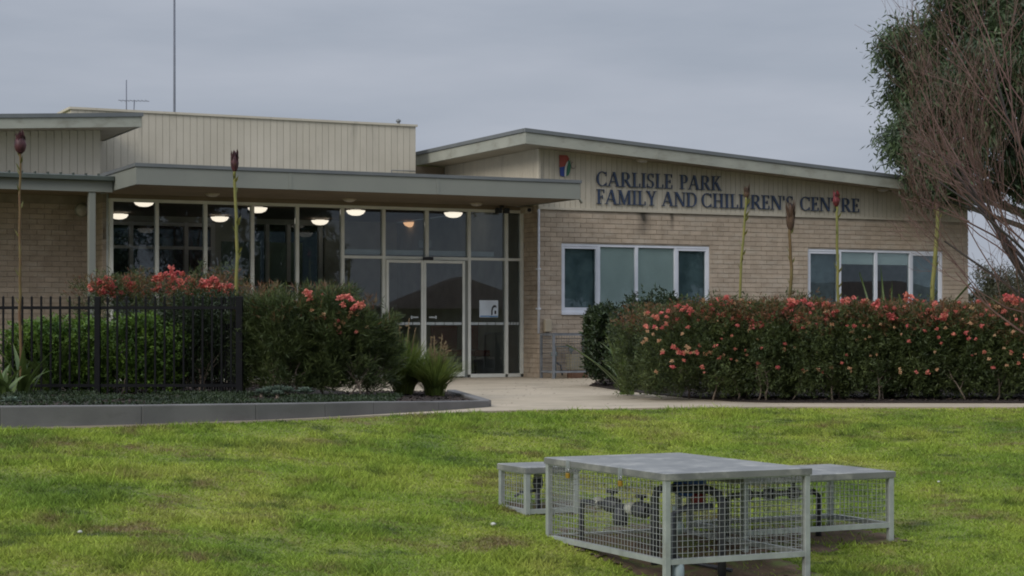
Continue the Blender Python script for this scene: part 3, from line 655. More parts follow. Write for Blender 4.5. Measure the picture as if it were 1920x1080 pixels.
# --- right wing windows
def window(W, cuts, blinds, kid):
    u0, u1, z0, z1 = W
    fr = MB().bb(u0, u1, .02, .10, z1-.05, z1).bb(u0, u1, .02, .10, z0, z0+.06).bb(u0, u0+.05, .02, .10, z0+.061, z1-.051).bb(u1-.05, u1, .02, .10, z0+.061, z1-.051).build('window', M['white'], bld, bevel=.004)
    MB().bb(u0-.01, u1+.01, -.035, .019, z0-.03, z0+.012).build('sill', M['white'], fr)
    us = [u0+.05]+[uat(c, .05) for c in cuts]+[u1-.05]
    for c in us[1:-1]: MB().bb(c-.03, c+.03, .018, .09, z0+.061, z1-.051).build('mullion', M['white'], fr)
    for i in range(len(us)-1):
        a = us[i]+(.03 if i else 0)+.001; b = us[i+1]-(.03 if i < len(us)-2 else 0)-.001
        if kid[i]:
            MB().bb(a, b, .026, .08, z1-.09, z1-.052).bb(a, b, .026, .08, z0+.062, z0+.10).bb(a, a+.025, .026, .08, z0+.101, z1-.091).bb(b-.025, b, .026, .08, z0+.101, z1-.091).build('sash', M['white'], fr)
        pane(a, b, z0+.062, z1-.052, fr, .055, 'glass2')
        if blinds[i] is None: MB().bb(a+.005, b-.005, .12, .125, z0+.07, z1-.055).build('pane_tint_sheet', M['panetint'], fr)  # added sheet giving the end panes a dim reflected tone, no actual curtain
        if blinds[i] is not None:
            MB().bb(a+.005, b-.005, .075, .08, z0+.07+blinds[i]*(z1-z0-.13), z1-.055).build('roller_blind', M['blind'], fr)
window(W1, [1121, 1192, 1266], [None, 0.0, 0.0, None], [1, 0, 0, 1])
window(W2, [1573, 1641, 1706], [None, .80, .80, None], [1, 0, 0, 1])
# dark rooms behind the right windows
MB().bb(.3, 9.3, 4.0, 4.1, 0, 2.9).bb(.3, 9.3, .3, 4.0, -.05, .02).bb(.3, 9.3, .3, 4.0, 2.8, 2.88).bb(4.5, 4.6, .3, 4.0, .03, 2.79).build('inner_room', M['bounce'], bld)
# downpipe
MB().tube([P(-.03, -.06, .78), P(-.03, -.06, ZT+.0)], .022, 8).build('downpipe', M['white'], bld)
MB().bb(-.06, .0, -.09, 0, 1.9, 1.93).bb(-.06, .0, -.09, 0, 1.2, 1.23).build('pipe_clip', M['white'], bld)
# canopy end waterspout
MB().tube([P(-.05, -1.5, ZC0+.03), P(.02, -1.5, ZC0+.02), P(.06, -1.5, ZC0-.05)], .022, 8).build('waterspout', M['fascia'], cn)

# --- interior of the foyer
CI = E+2.12
MB().bb(-7.45, -.0, .72, 11.4, -.06, .012).build('foyer_floor', M['carpet'], bld)
MB().bb(-7.45, -.0, .70, 11.4, CI, CI+.06).build('foyer_ceiling', M['ceil'], bld)
MB().bb(-7.483, -7.452, .70, 11.4, 0, CI).build('foyer_wall', M['bounce'], bld)
MB().bb(.012, .1, .70, 11.4, 0, CI).build('foyer_wall', M['bounce'], bld)
# rear wall with windows, seen through the glass
VB = 6.6
rw = MB().bb(-7.45, .0, VB, VB+.1, 0, 1.0).bb(-7.45, .0, VB, VB+.1, 2.96, CI).bb(-4.0, -3.2, VB, VB+.1, 1.0, 2.96).bb(-1.6, 0, VB, VB+.1, 1.0, 2.96).build('foyer_wall', M['bounce'], bld)
for px in (245, 348, 398, 500, 540, 600):
    u = uat(px, VB); MB().bb(u-.04, u+.04, VB-.06, VB+.05, 1.0, 2.96).build('mullion', M['white'], rw)
MB().bb(-7.45, -4.0, VB-.055, VB+.05, 2.42, 2.48).build('transom', M['white'], rw)
MB().bb(-7.45, -4.0, VB-.055, VB+.05, 2.88, 2.95).build('transom', M['white'], rw)
for (a, b) in ((-3.8, -3.0), (-2.9, -2.1)):
    MB().bb(a, b, VB-.05, VB-.01, 1.7, 2.6).build('pinboard', M['board_green'], rw)
M['rearglass'] = glassmat('rear_tinted_glass', (.16, .18, .19), .01, .5)
MB().bb(-7.40, -4.0, VB+.06, VB+.068, 1.0, 2.96).bb(-3.2, -1.6, VB+.06, VB+.068, 1.0, 2.96).build('pane', M['rearglass'], rw)
# interior furniture
def table(px, v, wd, label):
    u = uat(px, v); t = thing('table', label, 'table', P(u, v, .012))
    MB().bb(u-wd/2, u+wd/2, v-.35, v+.35, .70, .74).build('tabletop', M['dark'], t)
    for a in (-1, 1):
        for b in (-1, 1): MB().bb(u+a*(wd/2-.05)-.02, u+a*(wd/2-.05)+.02, v+b*.3-.02, v+b*.3+.02, .012, .698).build('leg', M['dark'], t)
table(560, 5.2, 1.6, 'dark table standing inside behind the fifth tall pane of the foyer')
def cabinet(px0, px1, v, z1, label):
    a = uat(px0, v); b = uat(px1, v); t = thing('cabinet', label, 'cabinet', P((a+b)/2, v, .012))
    MB().bb(a, b, v, v+.5, .012, z1-.03).build('carcass', M['dark'], t); MB().bb(a-.02, b+.02, v-.02, v+.52, z1-.028, z1).build('top', M['dark'], t)
    mid = (a+b)/2
    MB().bb(a+.02, mid-.01, v-.018, v-.002, .1, z1-.06).build('door', M['board_green'], t); MB().bb(mid+.01, b-.02, v-.018, v-.002, .1, z1-.06).build('door', M['board_green'], t)
cabinet(505, 545, 4.6, 1.75, 'tall dark cupboard inside the foyer behind the fourth pane')
cabinet(590, 640, 4.6, 1.55, 'lower dark cupboard inside the foyer beside the entrance lobby')
def chair(px, v, label):
    u = uat(px, v); t = thing('chair', label, 'chair', P(u, v, .012))
    MB().bb(u-.27, u+.27, v-.25, v+.27, .34, .46).build('seat', M['red'], t, bevel=.03)
    MB().bb(u-.27, u+.27, v+.272, v+.36, .40, .92).build('backrest', M['red'], t, bevel=.03)
    for a in (-.24, .24):
        for b in (-.2, .3): MB().bb(u+a-.018, u+a+.018, v+b-.018, v+b+.018, .012, .338).build('leg', M['dark'], t)
chair(905, 2.3, 'dark red padded chair inside behind the pane with the poster')
chair(845, 2.6, 'dark red padded chair inside behind the right sliding door')

# lit ceiling lights
LP = [(270, 384), (483, 396), (667, 401), (850, 405), (223, 408), (412, 413), (600, 419), (772, 423)]
LL = ['lit bowl ceiling light at the upper left of the foyer glass, nearer row', 'lit bowl ceiling light partly behind the mullion right of the lily spike', 'lit bowl ceiling light in the top pane left of the sliding doors', 'lit bowl ceiling light in the top pane above the right sliding door',
      'lit bowl ceiling light at the far left edge of the foyer glass, farther row', 'lit bowl ceiling light seen in the third tall pane from the left', 'lit bowl ceiling light seen in the fifth tall pane from the left', 'dimmer orange bowl ceiling light in the top pane above the left sliding door']
for i, ((px, py), lb) in enumerate(zip(LP, LL)):
    Y = 2.02*F/(HOR-py); x = at(px, Y); t = thing('ceiling_light', lb, 'ceiling light', (x, Y, CI), 'bowl lights on the foyer ceiling')
    r0 = .175
    MB().lathe((x, Y, CI-.012), [(0, .01), (r0*.55, .01), (r0*.55, -.02), (0, -.02)], 20).build('base', M['steel'], t)
    MB().lathe((x, Y, CI-.05), [(0, -.085), (r0*.45, -.077), (r0*.8, -.05), (r0, -.0), (r0*.98, .012), (0, .014)], 28).build('bowl', M['lamp_warm'] if i == 7 else M['lamp'], t)

# eave and soffit lights (unlit)
def disc(px, py, v, z, lb, grp):
    Yd = (z-E)*F/(HOR-py)
    x = at(px, Yd); t = thing('downlight', lb, 'light', (x, Yd, z), grp)
    MB().lathe((x, Yd, z), [(.12, 0), (.12, -.015), (.10, -.02)], 20).build('rim', M['soffit'], t)
    MB().lathe((x, Yd, z), [(.10, -.01), (.09, -.035), (.05, -.05), (0, -.055)], 20).build('diffuser', M['unlit'], t)
for px, py, lb in ((398, 363, 'left of the three unlit round lights under the flat canopy'), (655, 373, 'middle of the three unlit round lights under the flat canopy'), (893, 381, 'right of the three unlit round lights under the flat canopy')):
    disc(px, py, 0, ZC0+.009, lb, 'unlit lights under the canopy')
for px, lb in ((1205, 'unlit round light under the sloping eave above the word PARK'), (1655, 'unlit round light under the low end of the sloping eave')):
    u = uat(px, -.25); p = P(u, -.25, rz(u)+.01); t = thing('downlight', lb, 'light', p, 'unlit lights under the sloping eave')
    MB().lathe(p, [(.12, 0), (.12, -.03), (.10, -.035)], 20).build('rim', M['soffit'], t); MB().lathe(p, [(.10, -.02), (.09, -.05), (.05, -.07), (0, -.075)], 20).build('diffuser', M['unlit'], t)
# round wall light on the left brick
u = uat(153, 1.44); p = P(u, 1.44, zat(394, P(u, 1.44, 0)[1])); t = thing('wall_light', 'round pale bulkhead light on the shaded brick beside the grey post', 'wall light', p)
ax = (ST, -CT, 0)
MB().lathe(p, [(.115, 0), (.115, .03), (.10, .04)], 24, axis=ax).build('rim', M['fascia'], t); MB().lathe(p, [(.10, .03), (.08, .06), (.04, .075), (0, .08)], 24, axis=ax).build('diffuser', M['unlit'], t)
# security camera and twin sensor light
p = P(-.0-.06, .25, ZC0-.03)
t = thing('security_camera', 'small pale security camera under the right end of the canopy', 'camera', p)
MB().bb(-.16, -.02, .2, .42, ZC0-.13, ZC0-.02).build('housing', M['soffit'], t, bevel=.015); MB().lathe(P(-.09, .2, ZC0-.075), [(.035, 0), (.035, .02), (.0, .025)], 14, axis=ax).build('lens', M['blackplastic'], t)
u = uat(941, .45); p = P(u, .45, ZC0); t = thing('sensor_light', 'black twin-headed sensor light hanging above the glass right of the doors', 'light', p)
MB().bb(u-.03, u+.03, .42, .48, ZC0-.03, ZC0+.008).build('bracket', M['blackplastic'], t)
for s in (-1, 1): MB().bb(u+s*.075-.05, u+s*.075+.05, .38, .48, ZC0-.13, ZC0-.035).build('lamp_head', M['blackplastic'], t, bevel=.01)
# exit box behind glass
u = uat(797, .95); p = P(u, .95, E+1.4); t = thing('exit_sign_box', 'pale double box hanging inside above the sliding doors', 'sign box', p)
MB().bb(u-.13, u+.0, .92, .97, E+1.34, E+1.47).bb(u+.03, u+.11, .92, .97, E+1.34, E+1.47).build('casing', M['frost'], t); MB().bb(u-.01, u+.01, .94, .96, E+1.472, CI).build('rod', M['frost'], t)
# poster
u0 = uat(899, .64); u1 = uat(934, .64); t = thing('poster', 'white and blue paper notice stuck to the glass right of the doors', 'poster', P((u0+u1)/2, .64, 1.2))
za, zb = zat(595, 32.2), zat(563, 32.2)
MB().bb(u0, u1, .640, .643, za, zb).build('sheet', M['paper'], t)
mid = u0+(u1-u0)*.76
pm = MB()
pts = [(mid-.05, za+.03), (mid-.05, za+.12), (mid-.035, za+.18), (mid-.0, za+.22), (mid+.045, za+.215), (mid+.06, za+.17), (mid+.03, za+.18), (mid-.005, za+.17), (mid-.02, za+.12), (mid-.02, za+.05)]
pm.add([P(a, .6385, b) for a, b in pts], [tuple(range(len(pts)))]); pm.bb(mid+.015, mid+.05, .6375, .6385, za+.06, za+.12); pm.build('printed_figure', M['dark'], t)
MB().bb(u0+.01, u0+(u1-u0)*.55, .6375, .6385, za+.01, za+.03).bb(u0+(u1-u0)*.55, u1-.008, .6375, .6385, za+.006, za+.028).build('printed_band', M['posterblue'], t)

# --- meter box on the wall, equipment cage at the wall
p = P(.15, 0, .9); t = thing('meter_box', 'small white box fixed to brick above the wall-side steel cage', 'meter box', p)
MB().bb(.08, .22, -.10, -.003, .80, 1.03).build('box', M['soffit'], t, bevel=.02); MB().bb(.12, .17, -.08, -.02, .74, .799).build('cable_gland', M['blackplastic'], t)
def mesh_panel(mb, o0, d, wd, z0, z1, pitch, r_=.0016):
    o0 = Vector(o0); d = Vector((d[0], d[1], 0)).normalized(); n = max(2, int(wd/pitch)); k = max(2, int((z1-z0)/pitch))
    for i in range(1, n):
        a = o0+d*wd*i/n; mb.tube([(a.x, a.y, z0), (a.x, a.y, z1)], r_, 3, cap=False)
    for j in range(1, k):
        z = z0+(z1-z0)*j/k; b = o0+d*wd; mb.tube([(o0.x, o0.y, z), (b.x, b.y, z)], r_, 3, cap=False)
ca, cb = uat(1038, -.75), uat(1117, -.75); va, vb_ = -.75, -.28
t = thing('equipment_cage', 'weathered steel mesh cage standing against the brick by the downpipe', 'cage', P(ca, va, 0))
zc = .78
for (u, v) in ((ca, va), (cb, va), (ca, vb_), (cb, vb_)): MB().bb(u-.02, u+.02, v-.02, v+.02, 0, zc).build('post', M['darkwire'], t)
for (z0, z1) in ((.10, .135), (zc-.035, zc)):
    MB().bb(ca+.021, cb-.021, va-.018, va+.018, z0, z1).bb(ca+.021, cb-.021, vb_-.018, vb_+.018, z0, z1).bb(ca-.018, ca+.018, va+.021, vb_-.021, z0, z1).bb(cb-.018, cb+.018, va+.021, vb_-.021, z0, z1).build('rail', M['darkwire'], t)
MB().bb(ca-.025, cb+.025, va-.025, vb_+.025, zc+.002, zc+.008).build('lid', M['darkwire'], t)
mm = MB(); mesh_panel(mm, P(ca, va, 0), (CT, ST), cb-ca, .13, zc-.03, .05, .0032); mesh_panel(mm, P(ca, va, 0), (-ST, CT), vb_-va, .13, zc-.03, .05, .0032); mesh_panel(mm, P(cb, va, 0), (-ST, CT), vb_-va, .13, zc-.03, .05, .0032)
mm.build('wire_mesh', M['darkwire'], t)
mu = (ca+cb)/2
t = thing('gas_meter', 'beige boxy meter on a terracotta block inside the wall-side cage', 'meter', P(mu+.2, -.5, 0))
MB().bb(mu+.0, mu+.36, -.62, -.40, .14, .42).build('casing', M['cardboard'], t, bevel=.015); MB().bb(mu+.02, mu+.34, -.6, -.42, 0, .138).build('base', M['terracotta'], t)
MB().tube([P(mu+.06, -.5, .42), P(mu+.06, -.5, .55), P(mu-.25, -.5, .56), P(mu-.25, -.5, .02)], .018, 8).build('pipe', M['pipegrey'], t); MB().lathe(P(mu+.06, -.5, .5), [(.03, -.04), (.045, -.02), (.045, .02), (.03, .04)], 10).build('regulator', M['pipegrey'], t)
t = thing('standpipe', 'dark upright pipe with valve inside the left of the wall-side cage', 'pipe', P(ca+.15, -.5, 0))
MB().tube([P(ca+.14, -.5, .0), P(ca+.14, -.5, .6)], .022, 8).build('riser', M['pipe'], t); MB().lathe(P(ca+.14, -.5, .42), [(.03, -.05), (.06, -.03), (.06, .03), (.03, .05)], 10).build('valve_body', M['pipegrey'], t); MB().tube([P(ca+.14, -.5, .3), P(ca+.27, -.5, .22), P(ca+.3, -.5, .05)], .018, 8).build('hose', M['pipe'], t)

# --- aerials and mast
Y = 60.0; x = at(327, Y); t = thing('flag_mast', 'tall plain grey mast rising from behind the high boarded box', 'mast', (x, Y, 0))
MB().tube([(x, Y, 0), (x, Y, 14)], [.055, .03], 10).build('pole', M['mast'], t); MB().lathe((x, Y, 14), [(.03, 0), (.06, .03), (.06, .09), (0, .13)], 10).build('finial', M['mast'], t)
p = P(-6.35, 4.6, ZB); Yp = p[1]; x = at(237, Yp); t = thing('whip_aerial', 'thin upright whip aerial on the high box roof, left of the mast', 'aerial', (x, Yp, ZB))
MB().tube([(x, Yp, ZB-.3), (x, Yp, zat(150, Yp))], .011, 6).build('rod', M['mast'], t); MB().box(x-.03, x+.03, Yp-.03, Yp+.03, ZB-.3, ZB-.2).build('bracket', M['mast'], t)
x = at(251, Yp); zt = zat(190, Yp); t = thing('television_aerial', 'small television aerial with a horizontal boom on the high box roof', 'aerial', (x, Yp, ZB))
MB().tube([(x-.02, Yp, ZB-.3), (x+.01, Yp, zt+.02)], .011, 6).build('mast', M['mast'], t); MB().tube([(at(222, Yp), Yp, zt+.02), (at(282, Yp), Yp-.1, zt-.01)], .005, 5).build('boom', M['mast'], t)
e_ = MB()
for i in range(8): xx = at(226+7*i, Yp); e_.tube([(xx, Yp-.14, zt+.01), (xx, Yp+.14, zt+.01)], .004, 4)
e_.build('elements', M['mast'], t)
p = P(uat(747, 4.2), 4.2, ZB); t = thing('roof_vent', 'tiny vent cowl on the right end of the high box roof', 'vent', p)
MB().tube([p, (p[0], p[1], ZB+.12)], .03, 8).build('pipe', M['capmetal'], t); MB().lathe((p[0], p[1], ZB+.12), [(.05, 0), (.05, .03), (0, .06)], 10).build('cowl', M['capmetal'], t)

# ------------------------------------------------------------------ lettering
def arcband(cx, cy, rx, ry, a0, a1, tn=.055, tk=.15, n=22):
    o_, i_ = [], []
    for k in range(n+1):
        a = R(a0+(a1-a0)*k/n); w_ = tn+(tk-tn)*abs(math.cos(a))**1.3
        o_.append((cx+rx*math.cos(a), cy+ry*math.sin(a))); i_.append((cx+(rx-w_)*math.cos(a), cy+(ry-min(w_, tn*1.2))*math.sin(a)))
    return ('strip', o_, i_)
def V(x, w_=.15, y0=0, y1=1): return ('poly', [(x, y0), (x+w_, y0), (x+w_, y1), (x, y1)])
def S(x0, x1, y): return ('poly', [(x0, y), (x1, y), (x1, y+.045), (x0, y+.045)])
def D(x0, y0, x1, y1, w_): return ('poly', [(x0, y0), (x0+w_, y0), (x1+w_, y1), (x1, y1)])
def H(x0, x1, y, h=.055): return ('poly', [(x0, y), (x1, y), (x1, y+h), (x0, y+h)])
SB, ST_ = 0.0, .955
G = {
 'C': (.80, [arcband(.42, .5, .42, .51, 48, 312), V(.70, .045, .70, .98), V(.70, .045, .02, .26)]),
 'A': (.88, [D(.03, 0, .40, 1, .06), D(.66, 0, .36, 1, .16), H(.18, .66, .31), S(-.05, .2, 0), S(.58, .92, 0)]),
 'R': (.82, [V(.1), S(0, .36, SB), H(.1, .42, .945), H(.1, .42, .46), arcband(.40, .73, .29, .27, -90, 90), D(.64, 0, .33, .48, .16), S(.62, .86, 0)]),
 'L': (.64, [V(.1), S(0, .36, ST_), H(0, .58, 0), V(.56, .045, 0, .27)]),
 'I': (.36, [V(.1), S(0, .35, 0), S(0, .35, ST_)]),
 'S': (.58, [arcband(.28, .745, .24, .26, 40, 262, .055, .11), arcband(.27, .255, .26, .26, -140, 95, .055, .12), V(.46, .04, .72, .98), V(.02, .04, .02, .28)]),
 'E': (.66, [V(.1), H(0, .58, 0), H(0, .56, .945), H(.2, .44, .48), V(.56, .045, 0, .25), V(.53, .045, .77, 1), V(.42, .04, .38, .62)]),
 'P': (.66, [V(.1), S(0, .38, 0), H(0, .36, .945), H(.1, .36, .42), arcband(.34, .71, .29, .29, -90, 90)]),
 'K': (.84, [V(.1), S(0, .35, 0), S(0, .35, ST_), D(.22, .42, .60, .97, .07), D(.62, 0, .32, .56, .17), S(.56, .88, 0), S(.50, .78, ST_)]),
 'F': (.62, [V(.1), S(0, .38, 0), H(0, .56, .945), H(.2, .44, .46), V(.53, .045, .75, 1), V(.42, .04, .36, .60)]),
 'M': (1.04, [V(.1, .06), V(.80), D(.43, 0, .10, 1, .15), D(.43, 0, .80, 1, .07), S(0, .26, 0), S(.72, 1.03, 0), S(0, .2, ST_), S(.82, 1.03, ST_)]),
 'Y': (.76, [V(.31, .15, 0, .46), S(.2, .57, 0), D(.31, .42, .02, 1, .16), D(.38, .42, .62, 1, .06), S(-.05, .28, ST_), S(.52, .78, ST_)]),
 'N': (.90, [V(.1, .06), V(.74, .06), D(.66, 0, .08, 1, .17), S(0, .26, 0), S(0, .2, ST_), S(.64, .9, ST_)]),
 'D': (.84, [V(.1), H(0, .42, 0), H(0, .42, .945), arcband(.40, .5, .42, .5, -90, 90)]),
 'H': (.86, [V(.1), V(.60), H(.2, .65, .47), S(0, .36, 0), S(0, .36, ST_), S(.5, .85, 0), S(.5, .85, ST_)]),
 "'": (.22, [D(.07, .68, .05, 1, .07)]),
 'T': (.72, [V(.28), S(.17, .54, 0), H(.02, .69, .945), V(.02, .045, .74, 1), V(.645, .045, .74, 1)]),
}
sign = thing('wall_sign', 'two rows of navy serif letters fixed to the cream boarding', 'sign', P(1.155, -.02, E+2.15))
def word(txt, px0, px1, zb, h):
    u0, u1 = uat(px0, -.02), uat(px1, -.02); sp = .07
    tot = sum(G[c][0]+sp for c in txt)-sp; k = (u1-u0)/(tot*h); u = u0
    for c in txt:
        wd, prs = G[c]; mb = MB()
        for i, (ty, *dat) in enumerate(prs):
            vf = -.024-.0009*i; vb = -.003
            def q(pt, v): return P(u+pt[0]*h*k, v, zb+pt[1]*h)
            if ty == 'poly':
                p_ = dat[0]; n = len(p_)
                mb.add([q(a, vf) for a in p_]+[q(a, vb) for a in p_], [tuple(range(n))]+[(a, a+n, (a+1) % n+n, (a+1) % n) for a in range(n)])
            else:
                o_, i_ = dat; n = len(o_); vv_ = [q(a, vf) for a in o_]+[q(a, vf) for a in i_]+[q(a, vb) for a in o_]+[q(a, vb) for a in i_]
                fs = []
                for a in range(n-1): fs += [(a, a+1, n+a+1, n+a), (a, 2*n+a, 2*n+a+1, a+1), (n+a, n+a+1, 3*n+a+1, 3*n+a)]
                fs += [(0, n, 3*n, 2*n), (n-1, 2*n-1, 4*n-1, 3*n-1)]
                mb.add(vv_, fs)
        mb.build('letter', M['lettersblue'], sign)
        u += (wd+sp)*h*k
word('CARLISLE', 1119, 1262, E+2.47, .262); word('PARK', 1275, 1353, E+2.47, .262)
word('FAMILY', 1119, 1231, E+2.15, .262); word('AND', 1242, 1307, E+2.15, .262); word("CHILDREN'S", 1316, 1488, E+2.15, .262); word('CENTRE', 1501, 1612, E+2.15, .262)
# emblem
eu, ez, es = uat(1049, -.02), zat(333, 32.3), .0095*1.0
t = thing('emblem', 'red, blue and green curved emblem on the boarding above the canopy end', 'emblem', P(eu, -.02, ez))
def epoly(name, pts, m, dv):
    mb = MB(); n = len(pts); s_ = .0098/5.486
    q = lambda p_, v: P(eu+(p_[0]-108)*s_*1.05, v, ez+(348-p_[1])*s_)
    mb.add([q(a, -.02-dv) for a in pts]+[q(a, -.003) for a in pts], [tuple(range(n))[::-1]]+[(a, a+n, (a+1) % n+n, (a+1) % n) for a in range(n)]); return mb.build(name, M[m], t)
epoly('red_field', [(108, 130), (190, 130), (212, 165), (185, 195), (165, 240), (112, 250)], 'logo_red', .004)
epoly('blue_field', [(113, 252), (163, 243), (158, 290), (160, 343), (120, 335)], 'logo_blue', .003)
epoly('white_stripe', [(205, 185), (185, 205), (168, 250), (163, 300), (164, 342), (180, 340), (180, 300), (186, 250)], 'logo_white', .002)
epoly('green_curve', [(205, 172), (222, 195), (228, 235), (222, 285), (205, 325), (182, 340), (184, 300), (192, 250)], 'logo_green', .005)
mb = MB()
ring = [(258+26*math.cos(a), 226+32*math.sin(a)) for a in [k*2*math.pi/16 for k in range(13)]]
s_ = .0098/5.486
mb.tube([P(eu+(a-108)*s_*1.05, -.015, ez+(348-b)*s_) for a, b in ring], .006, 5); mb.build('grey_loop', M['logo_grey'], t)

# ------------------------------------------------------------------ fence
FY = 21.5
fx0, fx1 = -9.0, at(449, FY); FT = E+50/F*FY
fen = thing('picket_fence', 'black metal picket fence on the garden bed in front of the green bushes', 'fence', (fx1, FY, .1))
fb = .10
def picket(x, y, par): inst('picket', pkm, par, (x, y, fb+.03))
pk = MB().box(-.011, .011, -.011, .011, 0, FT-fb-.03); pk.add([(-.011, -.011, FT-fb-.03), (.011, -.011, FT-fb-.03), (.011, .011, FT-fb-.03), (-.011, .011, FT-fb-.03), (0, 0, FT-fb-.012)], [(0, 1, 4), (1, 2, 4), (2, 3, 4), (3, 0, 4)])
pkm = bpy.data.meshes.new('picket'); pkm.from_pydata(pk.v, [], pk.f); pkm.materials.append(M['black'])
for px in (183,): MB().box(at(px, FY)-.033, at(px, FY)+.033, FY-.033, FY+.033, 0, FT+.005).build('post', M['black'], fen, bevel=.004)
MB().box(fx1-.04, fx1+.04, FY-.04, FY+.04, 0, FT+.01).build('post', M['black'], fen, bevel=.004)
MB().box(-8.9, -8.83, FY-.033, FY+.033, 0, FT+.005).build('post', M['black'], fen, bevel=.004)
for (z0, nm) in ((FT-.145, 'rail'), (fb+.10, 'rail')):
    MB().box(fx0, fx1-.041, FY-.018, FY+.018, z0, z0+.036).build(nm, M['black'], fen)
x = fx1-.10; i = 0
while x > -7.6:
    if abs(x-at(183, FY)) > .045: picket(x, FY, fen)
    x -= .1125
# return towards the building
e1 = (fx1-ST*3.0, FY+CT*3.0)
for z0 in (FT-.145, fb+.10): MB().bar((fx1-ST*.05, FY+CT*.05, z0+.018), (e1[0], e1[1], z0+.018), .036, .036).build('rail', M['black'], fen)
for k in range(1, 26): picket(fx1-ST*.1125*k, FY+CT*.1125*k, fen)

# ------------------------------------------------------------------ plants
def leafquads(c, d, L_, W_, r, curve=.0):
    """c (N,3) base points, d (N,3) directions -> rhombus quads"""
    n = len(c); d = d/np.linalg.norm(d, axis=1, keepdims=True)
    rv = r.normal(size=(n, 3)); s = np.cross(d, rv); s /= np.linalg.norm(s, axis=1, keepdims=True)+1e-9
    L_ = L_[:, None]; W_ = W_[:, None]
    return np.stack([c, c+d*L_*.45+s*W_, c+d*L_, c+d*L_*.45-s*W_], 1)
def shoots(centers, dirs, nleaf, slen, L_, W_, r, spread=.8):
    n = len(centers); k = nleaf
    t = r.random((n, k, 1)); dn = dirs/np.linalg.norm(dirs, axis=1, keepdims=True)
    base = centers[:, None]+dn[:, None]*slen*t
    ld = dn[:, None]*1.0+r.normal(size=(n, k, 3))*spread
    Ls = L_*(.6+.7*r.random(n*k)); Ws = W_*(.7+.6*r.random(n*k))
    return leafquads(base.reshape(-1, 3), ld.reshape(-1, 3), Ls, Ws, r)
flm = {}
def flowermesh(key, m):
    r = np.random.default_rng(len(flm)+50); mb = MB()
    for i in range(34):
        d = Vector(r.normal(size=3)); d.z = d.z*.6+.2; d.normalize(); s = d.orthogonal().normalized()*.007; L0 = .022+.022*r.random(); e = d*L0
        c = Vector((r.normal()*.012, r.normal()*.012, r.normal()*.010)); k_ = Vector((0, 0, -.010))
        q = d.cross(s).normalized()*.006
        mb.add([c-s, c+s, c+e*.7+s*1.2+q, c+e+k_, c+e*.7-s*1.2+q], [(0, 1, 2, 3, 4)])
    me = bpy.data.meshes.new('flower'); me.from_pydata(mb.v, [], mb.f); me.materials.append(m); flm[key] = me
flowermesh('a', M['flower']); flowermesh('b', M['flower']); flowermesh('p', M['flowerpale'])
